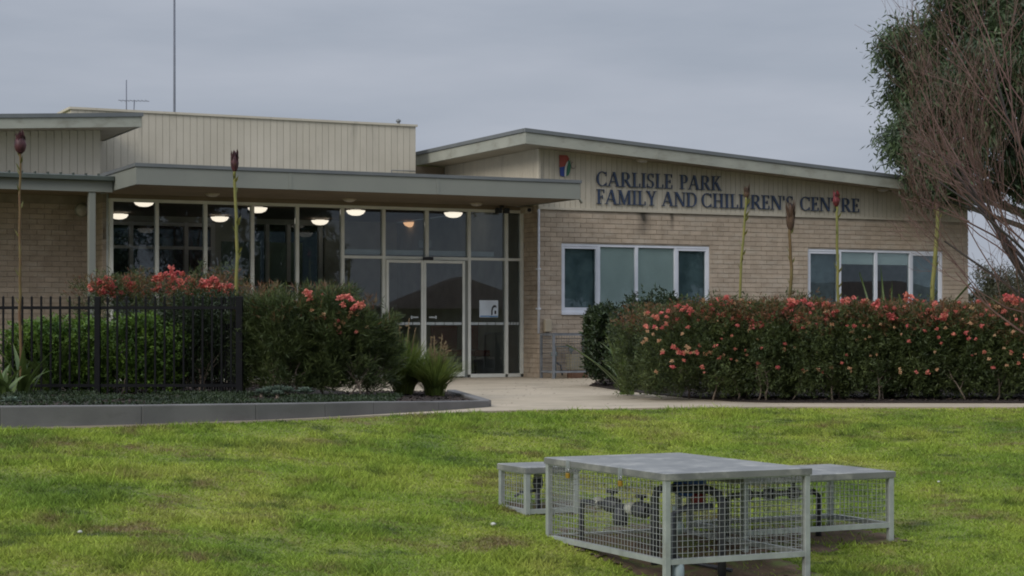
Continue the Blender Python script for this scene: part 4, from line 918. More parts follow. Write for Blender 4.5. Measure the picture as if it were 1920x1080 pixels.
def shrub(name, label, c, sz, nsh, seed, tips=.5, flowers=(), base=.0, leafm='leaf', tipm='leaftip', L_=.055, W_=.0048, stems=4, low=.22, group=None, boxy=.75, up=1.0, cat='shrub', spread=.8):
    """c (x,y), sz (halfx, halfy, height)"""
    r = np.random.default_rng(seed); t = thing(name, label, cat, (c[0], c[1], base), group)
    n = nsh; th_ = r.uniform(0, 2*np.pi, n); rad = r.random(n)**.38
    ex = 2.0+2.5*boxy
    cx = np.cos(th_); sy = np.sin(th_); k = (np.abs(cx)**ex+np.abs(sy)**ex)**(-1/ex)
    lobes = 1+.13*np.sin(th_*3+seed)+.11*np.sin(th_*7+seed*2)
    zt = r.random(n)**.75; zn = low+(1-low)*zt
    prof = np.where(zn < .35, .93+.07*(zn/.35), 1-.0*zn)*np.where(zn > .9, 1-(zn-.9)*1.2*(2-boxy), 1)
    x = c[0]+cx*k*rad*sz[0]*prof*lobes; y = c[1]+sy*k*rad*sz[1]*prof*lobes
    topv = 1+(vnoise(x*2.3+seed, y*2.3, seed+3)-.5)*.28+(vnoise(x*8, y*8, seed+4)-.5)*.20
    z = base+zn*sz[2]*topv*(.86+.14*boxy+(1-boxy)*.14*(1-rad**2))
    cen = np.stack([x, y, z], -1)
    out = np.stack([cx*rad, sy*rad, np.full(n, .55*up)+.5*r.random(n)], -1)+r.normal(size=(n, 3))*.35
    cl = vnoise(x*5, z*5+y*4, seed+9)*.65+vnoise(x*11, z*11+y*7, seed+8)*.35 > .37; cen = cen[cl]; out = out[cl]; zn = zn[cl]
    q = shoots(cen, out, 9, .13, L_, W_, r, spread)
    mi = np.repeat(((zn > .80) & (r.random(len(zn)) < tips)).astype(int), 9)
    # extra upright shoots poking out of the top
    m = int(nsh*.05*tips); 
    if m:
        tx = c[0]+r.uniform(-1, 1, m)*sz[0]*.95; ty = c[1]+r.uniform(-1, 1, m)*sz[1]*.9
        q2 = shoots(np.stack([tx, ty, np.full(m, base+sz[2]*.97)], -1), np.stack([r.normal(size=m)*.25, r.normal(size=m)*.25, np.ones(m)], -1), 12, .16, L_, W_, r, .5)
        q = np.concatenate([q, q2]); mi = np.concatenate([mi, np.repeat((r.random(m) < .8).astype(int), 12)])
    npmesh('foliage', q, 4, [M[leafm], M[tipm]], t, mi)
    mb = MB()
    nst = stems
    for i in range(nst):
        fr_ = i % 2; mb = MB()
        bx = c[0]+r.normal()*.30*sz[0]; by = c[1]-(.80 if fr_ else .15)*sz[1]+r.normal()*.04; r0 = r.uniform(.008, .015)
        p = Vector((bx, by, base-.03)); d = Vector((r.normal()*.35, 0, 1)).normalized(); pts = [p.copy()]; rad = [r0]
        for k in range(7):
            d = (d+Vector((r.normal()*.22, .10 if fr_ else r.normal()*.15, .12))).normalized(); p = p+d*sz[2]*(.085 if fr_ else .11); pts.append(p.copy()); rad.append(r0*(1-.1*(k+1)))
        mb.tube(pts, rad, 6)
        for k in (2, 3, 4):
            q = pts[k]; d2 = Vector((r.choice([-1, 1])*r.uniform(.5, 1), .15, r.uniform(.5, 1))).normalized(); pp = [q.copy()]
            for m_i in range(3): d2 = (d2+Vector((r.normal()*.2, .1, .2))).normalized(); q = q+d2*sz[2]*.075; pp.append(q.copy())
            mb.tube(pp, [rad[k]*.7, rad[k]*.55, rad[k]*.4, rad[k]*.25], 5)
        mb.build('stem', M['stem'], t)
    for (px, py, Yf, s_, kk) in flowers:
        inst('flower', flm[kk], t, (at(px, Yf), Yf, zat(py, Yf)), rot=(r.uniform(-.6, .6), r.uniform(-.6, .6), r.uniform(0, 6)), scale=(s_,)*3)
    return t
rf = random.Random(3)
def fl_band(px0, px1, py0, py1, Y, n, s=(1.0, 1.7), pale=.2):
    return [(rf.uniform(px0, px1), rf.uniform(py0, py1), Y+rf.uniform(-.06, .06), rf.uniform(*s), 'p' if rf.random() < pale else rf.choice('ab')) for _ in range(n)]
# right hedge of flowering shrubs
H_ = [(1308, 22.95, 116), (1430, 22.85, 100), (1555, 22.8, 100), (1680, 22.85, 105), (1810, 22.8, 105), (1935, 22.85, 105)]
HL = ['leftmost flowering shrub of the hedge, dotted with coral blooms beside the sword-leaved clump', 'flowering hedge shrub with forked pale stem below the curled dark lily spike', 'flowering hedge shrub standing left of the second window, below its left edge',
      'flowering hedge shrub growing in front of the second window', 'flowering hedge shrub below the brick end of the building', 'rightmost flowering hedge shrub, behind the bare twigs at the picture edge']
clusters = [(1240, 600), (1290, 585), (1340, 590), (1360, 570), (1505, 572), (1565, 588), (1447, 600), (1500, 610), (1590, 570), (1640, 575), (1700, 563), (1673, 598), (1765, 600), (1895, 565), (1912, 570), (1420, 615)]
for i, (px, Y, hw) in enumerate(H_):
    fl = fl_band(px-hw*.9, px+hw*.9, 562, 600, 22.2, 22, (.45, .95), .15)+fl_band(px-hw*.9, px+hw*.9, 592, 700, 22.0, 20, (.35, .75), .45)
    if i == 0: fl += fl_band(1205, 1260, 585, 625, 22.1, 12, (.6, 1.0), .3)+fl_band(1205, 1345, 630, 665, 22.08, 20, (.5, .85), .5)
    for cxx, cyy in clusters:
        if abs(cxx-px) < 63: fl += [(cxx+rf.gauss(0, 9), cyy-6+rf.gauss(0, 4), 22.15, rf.uniform(.7, 1.2), rf.choice('ab')) for _ in range(4)]
    shrub('flowering_shrub', HL[i], (at(px, Y), Y), (hw/F*Y*1.12, .78, 1.05+.03*(i % 2)), 8200, 100+i, tips=.45, flowers=fl, base=.015, group='coral flowering shrubs of the right hedge', stems=4, low=.01, boxy=.95, W_=.0056)
# dark shrub at wall left of hedge
shrub('dark_shrub', 'dark green leafy shrub under the first window beside the steel cage', (at(1166, 27.6), 27.6), (.52, .45, 1.16), 3000, 140, tips=0, leafm='leafdark', tipm='leafdark', L_=.07, W_=.014, stems=3, low=.05, boxy=.3, spread=1.1)
shrub('dark_shrub', 'second dark green shrub, lower and behind the sword-leaved clump', (at(1225, 26.5), 26.5), (.6, .6, 1.2), 2000, 141, tips=0, leafm='leafdark', tipm='leafdark', L_=.07, W_=.014, stems=3, low=.05, boxy=.5, spread=1.1)
# left bed: shrubs
fl = fl_band(165, 440, 520, 552, 22.7, 30, (.8, 1.3), .05)
for cxx, cyy, k in ((195, 532, 9), (250, 538, 5), (305, 522, 7), (325, 508, 3), (345, 535, 6), (385, 538, 9), (405, 535, 10), (430, 540, 7), (175, 545, 3)):
    fl += [(cxx+rf.gauss(0, 9), cyy+rf.gauss(0, 6), 22.6, rf.uniform(1.0, 1.6), rf.choice('ab')) for _ in range(k)]
shrub('flowering_shrub', 'coral flowering shrub rising behind the black fence below the foyer glass', (at(305, 23.0), 23.0), (.98, .6, 1.36), 7400, 150, tips=.35, flowers=fl, base=.08, stems=6, low=.05, boxy=.9)
fl = fl_band(500, 680, 548, 580, 21.9, 14, (.6, .9), .1)+[(cx_+rf.gauss(0, 5), cy_+rf.gauss(0, 5), 21.5, rf.uniform(.9, 1.35), rf.choice('ab')) for cx_, cy_ in ((583, 550), (583, 556), (585, 545), (640, 555), (650, 562), (660, 568), (672, 575), (645, 550), (638, 562), (655, 565), (668, 572))]+fl_band(600, 690, 580, 625, 21.5, 14, (.5, .8), .7)+fl_band(520, 640, 580, 600, 21.45, 6, (.5, .8), .9)
shrub('flowering_shrub', 'tall narrow-leaved flowering shrub just right of the black fence post', (at(548, 22.0), 22.0), (.70, .6, 1.24), 8200, 151, tips=.10, flowers=fl[:30], base=.06, stems=7, low=.06, boxy=.25, L_=.10, W_=.0042, spread=.5)
shrub('flowering_shrub', 'narrow-leaved shrub with bright coral sprays leaning toward the entrance', (at(650, 22.0), 22.0), (.50, .5, 1.10), 5200, 152, tips=.08, flowers=fl[30:], base=.05, stems=6, low=.06, boxy=.15, L_=.10, W_=.0042, spread=.5)
shrub('round_shrub', 'rounded bright green shrub behind the middle of the black fence', (at(258, 22.05), 22.05), (.50, .42, .90), 4200, 153, tips=0, leafm='leafgreen', tipm='leafgreen', L_=.05, W_=.012, stems=2, low=.02, boxy=.25, base=.08, spread=1.2)
shrub('round_shrub', 'wide leafy green shrub behind the left of the black fence', (at(120, 22.1), 22.1), (.56, .42, .82), 3600, 154, tips=0, leafm='leafgreen', tipm='leafdark', L_=.06, W_=.013, stems=2, low=.02, boxy=.35, base=.08, spread=1.2)
shrub('dark_shrub', 'dark twiggy shrub in the fence corner beside the round green one', (at(385, 22.25), 22.25), (.42, .4, 1.2), 3000, 155, tips=0, leafm='leafdark', tipm='leafdark', L_=.045, W_=.006, stems=7, low=.10, boxy=.8, base=.08)

# low creeping cover along the kerb (countless small leaves)
r_ = np.random.default_rng(91); gx = r_.uniform(-6.5, -1.3, 14000); ky = np.interp(gx, [-9, -4.65, -2.52, -1.45], [14.9, 16.5, 17.9, 19.05]); gy = ky+.15+(21.4-ky)*r_.random(14000)**.8
gk_ = vnoise(gx*2.2, gy*1.6, 92) > .5; gx = gx[gk_]; gy = gy[gk_]; bz_ = bedz(gx, gy); nn = len(gx)
q = shoots(np.stack([gx, gy, bz_], -1), np.stack([r_.normal(size=nn)*.6, r_.normal(size=nn)*.6, np.ones(nn)], -1), 5, .05, .035, .006, r_, 1.0)
o = npmesh('ground_cover', q, 4, M['leafdark']); o['kind'] = 'stuff'
# strap leaves
def strapmesh(seed, L_=1.0, W_=.045, droop=.35):
    mb = MB(); n = 9; vs_ = []
    for i in range(n+1):
        t = i/n; w_ = W_*(1-t**2.2)*(.6+.4*min(1, t*4)); y = L_*(t*.35+droop*t*t*.5); z = L_*(t*(1-.18*t*(droop*3)))
        vs_ += [(-w_, y-.012, z+.006), (0, y, z), (w_, y-.012, z+.006)]
    fs = []
    for i in range(n):
        a = i*3; fs += [(a, a+1, a+4, a+3), (a+1, a+2, a+5, a+4)]
    me = bpy.data.meshes.new('leaf'); me.from_pydata(vs_, [], fs); me.materials.append(M['strap']); me.polygons.foreach_set('use_smooth', [True]*len(fs)); return me
SM = [strapmesh(0), strapmesh(1, 1, .04, .15), strapmesh(2, 1, .05, .7)]
def sword(label, x, y, base, n, ln, seed, cat='plant', name='sword_leaf_lily'):
    r = random.Random(seed); t = thing(name, label, cat, (x, y, base))
    for i in range(n):
        s = ln*r.uniform(.6, 1.1); inst('leaf', r.choice(SM), t, (x+r.gauss(0, .04), y+r.gauss(0, .04), base), rot=(r.uniform(-.35, .25), r.uniform(-.1, .1), r.uniform(0, 6.28)), scale=(r.uniform(.7, 1.1), s, s))
    return t
# flowering lilies: spike + leaves
def lily(label, pxs, Y, headpx, stemr, stemm, headm, ragged, base, nleaf, ln, seed, hs=1.0, z0=None):
    r = random.Random(seed); x0 = at(pxs[-1][0], Y); t = thing('giant_lily', label, 'lily', (x0, Y, base), 'tall spear lilies')
    pts = [(at(a, Y), Y, zat(b, Y)) for a, b in pxs][::-1]; pts = [(pts[0][0], Y, base)]+pts
    fin = []
    for a_, b_ in zip(pts[:-1], pts[1:]):
        for k in range(3): fin.append(tuple(Vector(a_).lerp(Vector(b_), k/3)+Vector((r.gauss(0, .006), r.gauss(0, .006), 0))))
    pts = fin+[pts[-1]]
    n = len(pts); mb = MB(); mb.tube(pts, [stemr*(1-.35*i/(n-1)) for i in range(n)], 8, 0)
    mb.build('flower_stalk', M[stemm], t)
    # bracts along the stalk
    for i in range(13):
        a = r.uniform(.3, .97)*(n-1); k = min(int(a), n-2); p = Vector(pts[k]).lerp(Vector(pts[k+1]), a-k); an = r.uniform(0, 6.28)
        d = Vector((math.cos(an), math.sin(an), 1.6)).normalized(); m2 = MB(); s = d.orthogonal().normalized()*.010
        m2.add([p-s, p+s, p+d*.05+s*1.2+Vector((math.cos(an), math.sin(an), 0))*.01, p+d*.12, p+d*.05-s*1.2], [(0, 1, 2, 3, 4)]); m2.build('bract', M['lilystem'], t)
    top = Vector(pts[-1]); a_, b_ = headpx; hgt = 1.12*b_/F*Y; wd = 1.15*a_/F*Y/2
    mb = MB(); 
    mb.lathe(top, [(wd*.25, -hgt*.5), (wd*.7, -hgt*.35), (wd*.9, -hgt*.1), (wd*.7, hgt*.15), (wd*.3, hgt*.4), (0, hgt*.5)], 12)
    for i in range(46 if ragged else 36):
        an = r.uniform(0, 6.28); zz = r.uniform(-.45, .25 if not ragged else .1)*hgt; o_ = Vector((math.cos(an), math.sin(an), 0)); p = top+o_*wd*.55+Vector((0, 0, zz))
        ln_ = hgt*(r.uniform(.3, .5) if not ragged else r.uniform(.4, .8)); d = (o_*(.22 if not ragged else .16)+Vector((0, 0, 1))).normalized(); s = d.cross(o_).normalized()*wd*(.28 if not ragged else .14)
        mb.add([p-s*.6, p+s*.6, p+d*ln_*.5+s+o_*.005, p+d*ln_-o_*wd*.25*(0 if ragged else 1), p+d*ln_*.5-s+o_*.005], [(0, 1, 2, 3, 4)])
    mb.build('flower_head', M[headm], t)
    for i in range(nleaf):
        s = ln*r.uniform(.6, 1.15); inst('leaf', r.choice(SM), t, (x0+r.gauss(0, .05), Y+r.gauss(0, .05), base), rot=(r.uniform(-.3, .35), r.uniform(-.1, .1), r.uniform(0, 6.28)), scale=(r.uniform(.7, 1.1), s, s))
lily('giant lily with plum bud at far left, its stalk rising before the fence', [(38, 268), (38, 330), (36, 430), (37, 520), (38, 620), (40, 700)], 20.9, (22, 36), .019, 'lilystemred', 'lilyhead', False, .1, 12, .7, 1)
lily('giant lily with dark bud rising in front of the canopy by the fence post', [(440, 302), (441, 340), (444, 440), (444, 560), (446, 640)], 22.4, (15, 36), .026, 'lilystem', 'lilyhead', False, .05, 7, .7, 2)
lily('giant lily with small curled black tip crossing the letter D', [(1400, 361), (1397, 400), (1392, 480), (1387, 560), (1385, 640)], 23.2, (11, 20), .02, 'lilystem', 'lilyheaddry', True, .02, 8, 1.1, 3)
lily('giant lily with ragged brown head right of the curled one', [(1482, 408), (1481, 450), (1484, 500), (1481, 560), (1480, 640)], 23.2, (16, 44), .026, 'lilystemred', 'lilyheaddry', True, .02, 8, 1.1, 4)
lily('giant lily with bright red head crossing the letter T', [(1568, 374), (1569, 400), (1570, 460), (1572, 560), (1574, 640)], 23.3, (13, 24), .022, 'lilystem', 'lilyheadred', False, .02, 9, 1.25, 5)
lily('giant lily with thick green stalk before the right end of the second window', [(1757, 385), (1757, 420), (1753, 480), (1748, 560), (1746, 640)], 23.3, (8, 16), .034, 'lilystem', 'lilyheaddry', False, .02, 9, 1.25, 6)
sword('sword-leaved clump at the left end of the hedge beside the path', at(1178, 23.9), 23.9, .015, 34, .95, 8)
sword('sword-leaved clump poking above the hedge before the second window', at(1665, 23.3), 23.2, .015, 26, 1.62, 9)
sword('sword-leaved clump in the bed at the far left edge before the fence', at(8, 20.4), 20.4, .12, 12, .52, 10)
sword('arching sword-leaved clump among the green shrubs behind the fence', at(95, 21.75), 21.75, .1, 18, .95, 12)

# clumping grasses by the entrance
def clump(label, px, Y, n, h, seed, dry=0, base=.02):
    r = np.random.default_rng(seed); x = at(px, Y); t = thing('grass_clump', label, 'plant', (x, Y, base), 'clumping grasses at the end of the bed')
    qs = []; mi = []
    for i in range(n):
        a = r.uniform(0, 6.28); ln = h*r.uniform(.6, 1.15); sp = r.uniform(.08, 1.05); w_ = r.uniform(.005, .010)
        o_ = np.array([math.cos(a), math.sin(a), 0]); s = np.array([-math.sin(a), math.cos(a), 0]); b = np.array([x, Y, base])+o_*r.uniform(0, .09)+r.normal(size=3)*np.array([.02, .02, 0])
        pts = [b+o_*ln*sp*(t_**1.6)+np.array([0, 0, ln*(t_-.38*sp*t_*t_)]) for t_ in (0, .25, .5, .75, 1)]
        ws = [w_*.9, w_, w_, w_*.7, w_*.1]
        for k in range(4): qs.append([pts[k]-s*ws[k], pts[k]+s*ws[k], pts[k+1]+s*ws[k+1], pts[k+1]-s*ws[k+1]]); mi.append(0)
    for i in range(dry):
        a = r.uniform(0, 6.28); tp = np.array([x+math.cos(a)*.12+.06, Y+math.sin(a)*.1, base+h*r.uniform(.95, 1.3)]); b = np.array([x, Y, base]); s = np.array([.004, 0, 0])
        qs.append([b-s, b+s, tp+s, tp-s]); mi.append(1)
        for j in range(14):
            c = tp-(tp-b)*r.uniform(0, .35); d = r.normal(size=3)*.025; qs.append([c, c+d*.5+np.array([0, 0, .012]), c+d+np.array([0, 0, .02]), c+d*.5-np.array([0, 0, .006])]); mi.append(1)
    o = npmesh('leaves', np.array(qs), 4, [M['grassclump'], M['drygrass']], t, mi); o['kind'] = 'stuff'
clump('taller clump of green strappy grass in front of the left sliding door', 757, 23.1, 760, .80, 1, 3)
clump('shorter clump of grass with dry seed heads at the bed end', 814, 22.8, 620, .62, 2, 9)

# succulents
def rosette(label, px, py, Y, rad, seed):
    r = random.Random(seed); x = at(px, Y); z = .135; rad *= 1.5; t = thing('succulent', label, 'plant', (x, Y, z), 'grey-green succulents in the left bed'); 
    mb = MB()
    for ring_, (n, el, s) in enumerate(((9, .15, 1), (8, .55, .85), (6, 1.0, .6))):
        for i in range(n):
            a = 6.283*i/n+ring_*.4+r.uniform(-.1, .1); o_ = Vector((math.cos(a)*math.cos(el), math.sin(a)*math.cos(el), math.sin(el))); s_ = Vector((-math.sin(a), math.cos(a), 0)); L0 = rad*s
            p = Vector((x, Y, z+.02)); up_ = s_.cross(o_)*-.01
            mb.add([p-s_*L0*.08, p+s_*L0*.08, p+o_*L0*.6+s_*L0*.22+up_, p+o_*L0, p+o_*L0*.6-s_*L0*.22+up_, p+o_*L0*.5-up_*1.5], [(0, 1, 5), (1, 2, 5), (2, 3, 5), (3, 4, 5), (4, 0, 5)])
    mb.build('rosette', M['succ'], t); MB().tube([(x, Y, 0), (x, Y, z+.02)], .018, 6).build('stem', M['stem'], t)
for i, (px, py, Y, rd, lb) in enumerate(((505, 725, 21.2, .09, 'grey succulent rosette nearest the black fence corner'), (522, 714, 21.25, .11, 'largest grey succulent rosette under the narrow-leaved shrub'), (540, 728, 21.2, .09, 'grey succulent rosette touching the largest one on its right'), (572, 742, 21.0, .09, 'low grey succulent rosette under the coral sprays'), (490, 745, 20.9, .07, 'small grey succulent close to the kerb by the fence corner'), (520, 748, 20.6, .06, 'small grey succulent at the kerb below the largest rosette'), (20, 748, 18.3, .09, 'grey succulent at the kerb in the far left corner'))):
    rosette(lb, px, py, Y, rd, 60+i)

# ------------------------------------------------------------------ trees
def plim(p):
    px = 960+F*p.x/max(p.y, 1); py = HOR-F*(p.z-E)/max(p.y, 1)
    return px-np.interp(py, [-300, 40, 110, 200, 380, 420, 560, 640, 760], [1640, 1600, 1650, 1690, 1680, 1650, 1690, 1790, 1850])
def branch(mb, p, d, ln, r0, depth, rnd, att, nseg=4, curl=.12, tips=None, minr=.0016):
    pts = [Vector(p)]; dd = Vector(d).normalized(); rad = [r0]
    for i in range(nseg):
        dd = (dd+Vector((rnd.gauss(0, curl), rnd.gauss(0, curl), rnd.gauss(0, curl)))+att*.05).normalized()
        q_ = pts[-1]+dd*ln/nseg
        if plim(q_) < rnd.uniform(-5, 45) and len(pts) > 1: break
        pts.append(q_); rad.append(max(minr, r0*(1-.55*(i+1)/nseg)))
    nseg = len(pts)-1
    if plim(pts[-1]) < -10: return
    mb.tube(pts, rad, 6 if r0 > .02 else (4 if r0 > .008 else 3), mi=0 if r0 > .018 else 1, cap=False)
    if tips is not None and depth <= 1: tips += [(pts[-1], dd.copy()), (pts[-2], dd.copy())]
    if depth <= 0: return
    kids = rnd.randint(3, 4) if depth > 2 else rnd.randint(2, 4)
    for k in range(kids):
        t = rnd.uniform(.25, 1.0); i = min(int(t*nseg), nseg-1); q = pts[i].lerp(pts[i+1], t*nseg-i)
        ax = Vector((rnd.gauss(0, 1), rnd.gauss(0, 1), rnd.gauss(0, 1))).normalized(); nd = (dd+ax*rnd.uniform(.35, .75)+att*.22).normalized()
        branch(mb, q, nd, ln*rnd.uniform(.52, .78), max(minr, rad[i]*rnd.uniform(.5, .68)), depth-1, rnd, att, nseg, curl, tips, minr)
# bare reddish tree on the right
rnd = random.Random(41); bx, by = 5.75, 18.7
t = thing('bare_tree', 'leafless reddish twiggy tree leaning in from the right edge over the hedge', 'tree', (bx, by, 0))
mb = MB(); mb.tube([(bx, by, -.1), (bx-.05, by, .6), (bx-.02, by+.02, 1.1)], [.13, .10, .09], 10)
mains = [((-.62, -.05, .55), 3.0, .026), ((-.50, .05, .9), 3.6, .032), ((-.32, -.1, 1.0), 4.0, .038), ((-.20, .1, 1.0), 4.2, .038), ((-.05, -.05, 1.0), 4.4, .04), ((-.42, .2, 1.0), 3.9, .034), ((-.75, .1, .30), 2.6, .022), ((-.38, .0, 1.15), 4.6, .034), ((-.9, -.15, .08), 2.2, .018), ((-.7, -.1, .6), 3.4, .024), ((-.45, .15, .95), 4.6, .032)]
for (d, ln, r0) in mains:
    zz = rnd.uniform(.5, 1.15)
    branch(mb, (bx-.03, by, zz), d, ln*.56, r0*.8, 4, rnd, Vector((-.12, 0, .75)), 5, .12)
mb.build('branches', [M['limb'], M['twig']], t)
# eucalyptus behind
def gum(label, x, y, h, rx, seed, leafm='leafgum', ncl=520, name='eucalyptus_tree', zc=.62, trunkr=.22, lpc=60, leafL=.14, group=None, leafW=.013, blobs=None):
    rnd = random.Random(seed); r = np.random.default_rng(seed); t = thing(name, label, 'tree', (x, y, 0), group)
    mb = MB(); mb.tube([(x, y, -.1), (x+.05, y, h*.25), (x-.1, y+.1, h*.5), (x+.1, y, h*.8)], [trunkr, trunkr*.8, trunkr*.55, trunkr*.15], 10)
    cen = []; dr = []
    bl = blobs or [(x+rnd.uniform(-1, 1)*rx*.6, y+rnd.uniform(-1, 1)*rx*.6, h*zc+rnd.uniform(-1, 1)*h*.26, rx*rnd.uniform(.3, .5)) for _ in range(14)]
    for (cx, cy, cz, cr_) in bl:
        mb.tube([(x, y, min(h*.45, cz*.6)), ((x+cx)/2, (y+cy)/2, cz*.85), (cx, cy, cz)], [trunkr*.35, trunkr*.22, trunkr*.08], 6)
        k = int(ncl/len(bl)*(cr_/(sum(b[3] for b in bl)/len(bl)))**2)
        v = r.normal(size=(k, 3)); v /= np.linalg.norm(v, axis=1, keepdims=True); v *= (r.random((k, 1))**.4)*cr_*np.array([1, 1, .8]); cen.append(v+np.array([cx, cy, cz])); dr.append(v)
    cen = np.concatenate(cen); v = np.concatenate(dr)
    kk = (vnoise(cen[:, 0]*2.3+cen[:, 1]*.7, cen[:, 2]*2.3+cen[:, 1]*1.1, seed)*.7+vnoise(cen[:, 0]*5, cen[:, 2]*5+cen[:, 1], seed+1)*.3) > .40; cen = cen[kk]; v = v[kk]; n = len(cen)
    d = np.stack([v[:, 0]*.4, v[:, 1]*.4, np.full(n, -.8)], -1)+r.normal(size=(n, 3))*.3
    base = cen[:, None]+r.normal(size=(n, lpc, 3))*np.array([.14, .14, .16]); ld = d[:, None]+r.normal(size=(n, lpc, 3))*.55
    q = leafquads(base.reshape(-1, 3), ld.reshape(-1, 3), leafL*(.6+.7*r.random(n*lpc)), leafW*(.7+.6*r.random(n*lpc)), r)
    mb.build('trunk', M['trunk'], t); npmesh('crown', q, 4, M[leafm], t)
YB = 35.3
bl = []
for (px, py, rr_) in ((1690, 75, 42), (1700, 120, 50), (1690, 190, 38), (1688, 265, 34), (1735, 95, 62), (1800, 60, 80), (1870, 45, 85), (1720, 160, 55), (1705, 235, 42), (1710, 290, 40), (1735, 335, 36), (1745, 365, 22), (1770, 130, 75), (1840, 140, 85), (1900, 120, 85), (1765, 210, 65), (1830, 230, 80), (1900, 230, 85), (1780, 290, 60), (1860, 310, 60), (1920, 330, 60), (1800, 345, 30), (1960, 180, 110), (1980, 60, 110), (2040, 260, 110), (1900, -20, 80), (1790, -5, 45)):
    Yb = YB+rf.uniform(-1.0, 1.2)
    if px < 1760 and py > 280: Yb = 34.6
    bl.append((at(px, Yb), Yb, zat(py, Yb), rr_/F*Yb))
gum('large drooping-leaved eucalyptus hanging over the low end of the roof', 12.2, 37.5, 7.4, 3, 5, ncl=2300, blobs=bl, lpc=56, trunkr=.25, leafL=.16, leafW=.016)
# background growth at the right, behind the building end
for i, (px, Y, h, rx, lb) in enumerate(((1900, 50, 2.8, 1.0, 'brownish bushy tree beyond the right end of the building'), (1990, 55, 3.4, 1.6, 'broad bushy tree beyond the right picture edge'))):
    gum(lb, at(px, Y), Y, h, rx, 300+i, 'farleaf', 260, 'bushy_tree', .55, .1, 50, .12, 'bushes beyond the building end')
shrub('far_shrub', 'low dark shrub in the gap between the brick corner and the bushy tree', (at(1850, 46), 46), (.75, .6, 1.75), 1200, 320, tips=0, leafm='farleaf', tipm='farleaf', L_=.1, W_=.02, stems=2, low=.02, boxy=.3, spread=1.2)
# growth behind the foyer's rear windows
for i, (u, h) in enumerate(((-6.6, 4.2), (-4.8, 3.8), (-2.6, 4.0))):
    p = P(u, 12.6, 0); gum(['dark tree glimpsed through the far left of the foyer', 'dark tree glimpsed through the third pane of the foyer', 'dark tree glimpsed through the foyer beside the entrance lobby'][i], p[0], p[1], h, 1.5, 330+i, 'leafdark', 180, 'garden_tree', .5, .1, 40, .14, 'trees behind the foyer')
# what the glass reflects: street trees and houses across the lawn
for i, (x, y, h, rx) in enumerate(((17.5, -1.5, 8.5, 2.6), (21.0, 0.2, 9.0, 2.8), (24.2, 2.6, 7.5, 2.2), (44, 6, 5.6, 2.8), (34.5, 8.6, 6.4, 2.2), (40, -13, 4.2, 2.2), (34, -22, 6, 3.2))):
    gum(['street tree by the road, nearest the camera side', 'tallest street tree, second from the road', 'third street tree, at the lawn corner', 'round garden tree before the brown brick house', 'slimmer tree between the road trees and the garden tree', 'low garden tree beside the cream house', 'large tree beyond the cream house'][i], x, y, h, rx, 360+i, 'streetleaf', 420, 'street_tree', .6, .16, 45, .24, 'trees reflected in the glass', .05)
for o in list(COL.objects):
    if o.name.startswith('street_tree') and o.parent is None: o.location.z = 0
def house(x, y, wd, dp, h, rot, wm, lb):
    h -= .8
    t = thing('house', lb, 'house', (x, y, -1.42)); c, s = math.cos(rot), math.sin(rot)
    def q(a, b, z): return (x+a*c-b*s, y+a*s+b*c, z-1.42)
    def hx(mb, a0, a1, b0, b1, z0, z1): mb.hexa([q(a0, b0, z0), q(a1, b0, z0), q(a1, b1, z0), q(a0, b1, z0), q(a0, b0, z1), q(a1, b0, z1), q(a1, b1, z1), q(a0, b1, z1)]); return mb
    hx(MB(), -wd, wd, -dp, dp, 0, h).build('wall', M[wm], t)
    e = .5; rp = [q(-wd-e, -dp-e, h), q(wd+e, -dp-e, h), q(wd+e, dp+e, h), q(-wd-e, dp+e, h), q(-wd+dp, 0, h+1.9), q(wd-dp, 0, h+1.9)]
    MB().add(rp, [(0, 1, 5, 4), (1, 2, 5), (2, 3, 4, 5), (3, 0, 4), (3, 2, 1, 0)]).build('roof', M['tile'], t)
    for a in (-.55, .45):
        f = hx(MB(), a*wd-.9, a*wd+.9, -dp-.05, -dp+.02, .9, 2.1).build('window', M['white'], t); hx(MB(), a*wd-.8, a*wd+.8, -dp-.07, -dp-.051, 1.0, 2.0).build('pane', M['glass2'], f)
    hx(MB(), -.45, .45, -dp-.05, -dp+.02, 0, 2.1).build('door', M['dark'], t)
house(56, -16, 5.6, 4.2, 4.0, R(-50), 'housewall', 'cream rendered house with tiled hip roof across the street, reflected in the doors')
house(58, 8, 7.5, 4.5, 3.4, R(-80), 'housebrick', 'brown brick house with tiled hip roof, reflected in the second window')
house(34, -34, 7, 4.5, 3.4, R(-30), 'housebrick', 'brown brick house farther along the street behind the large tree')

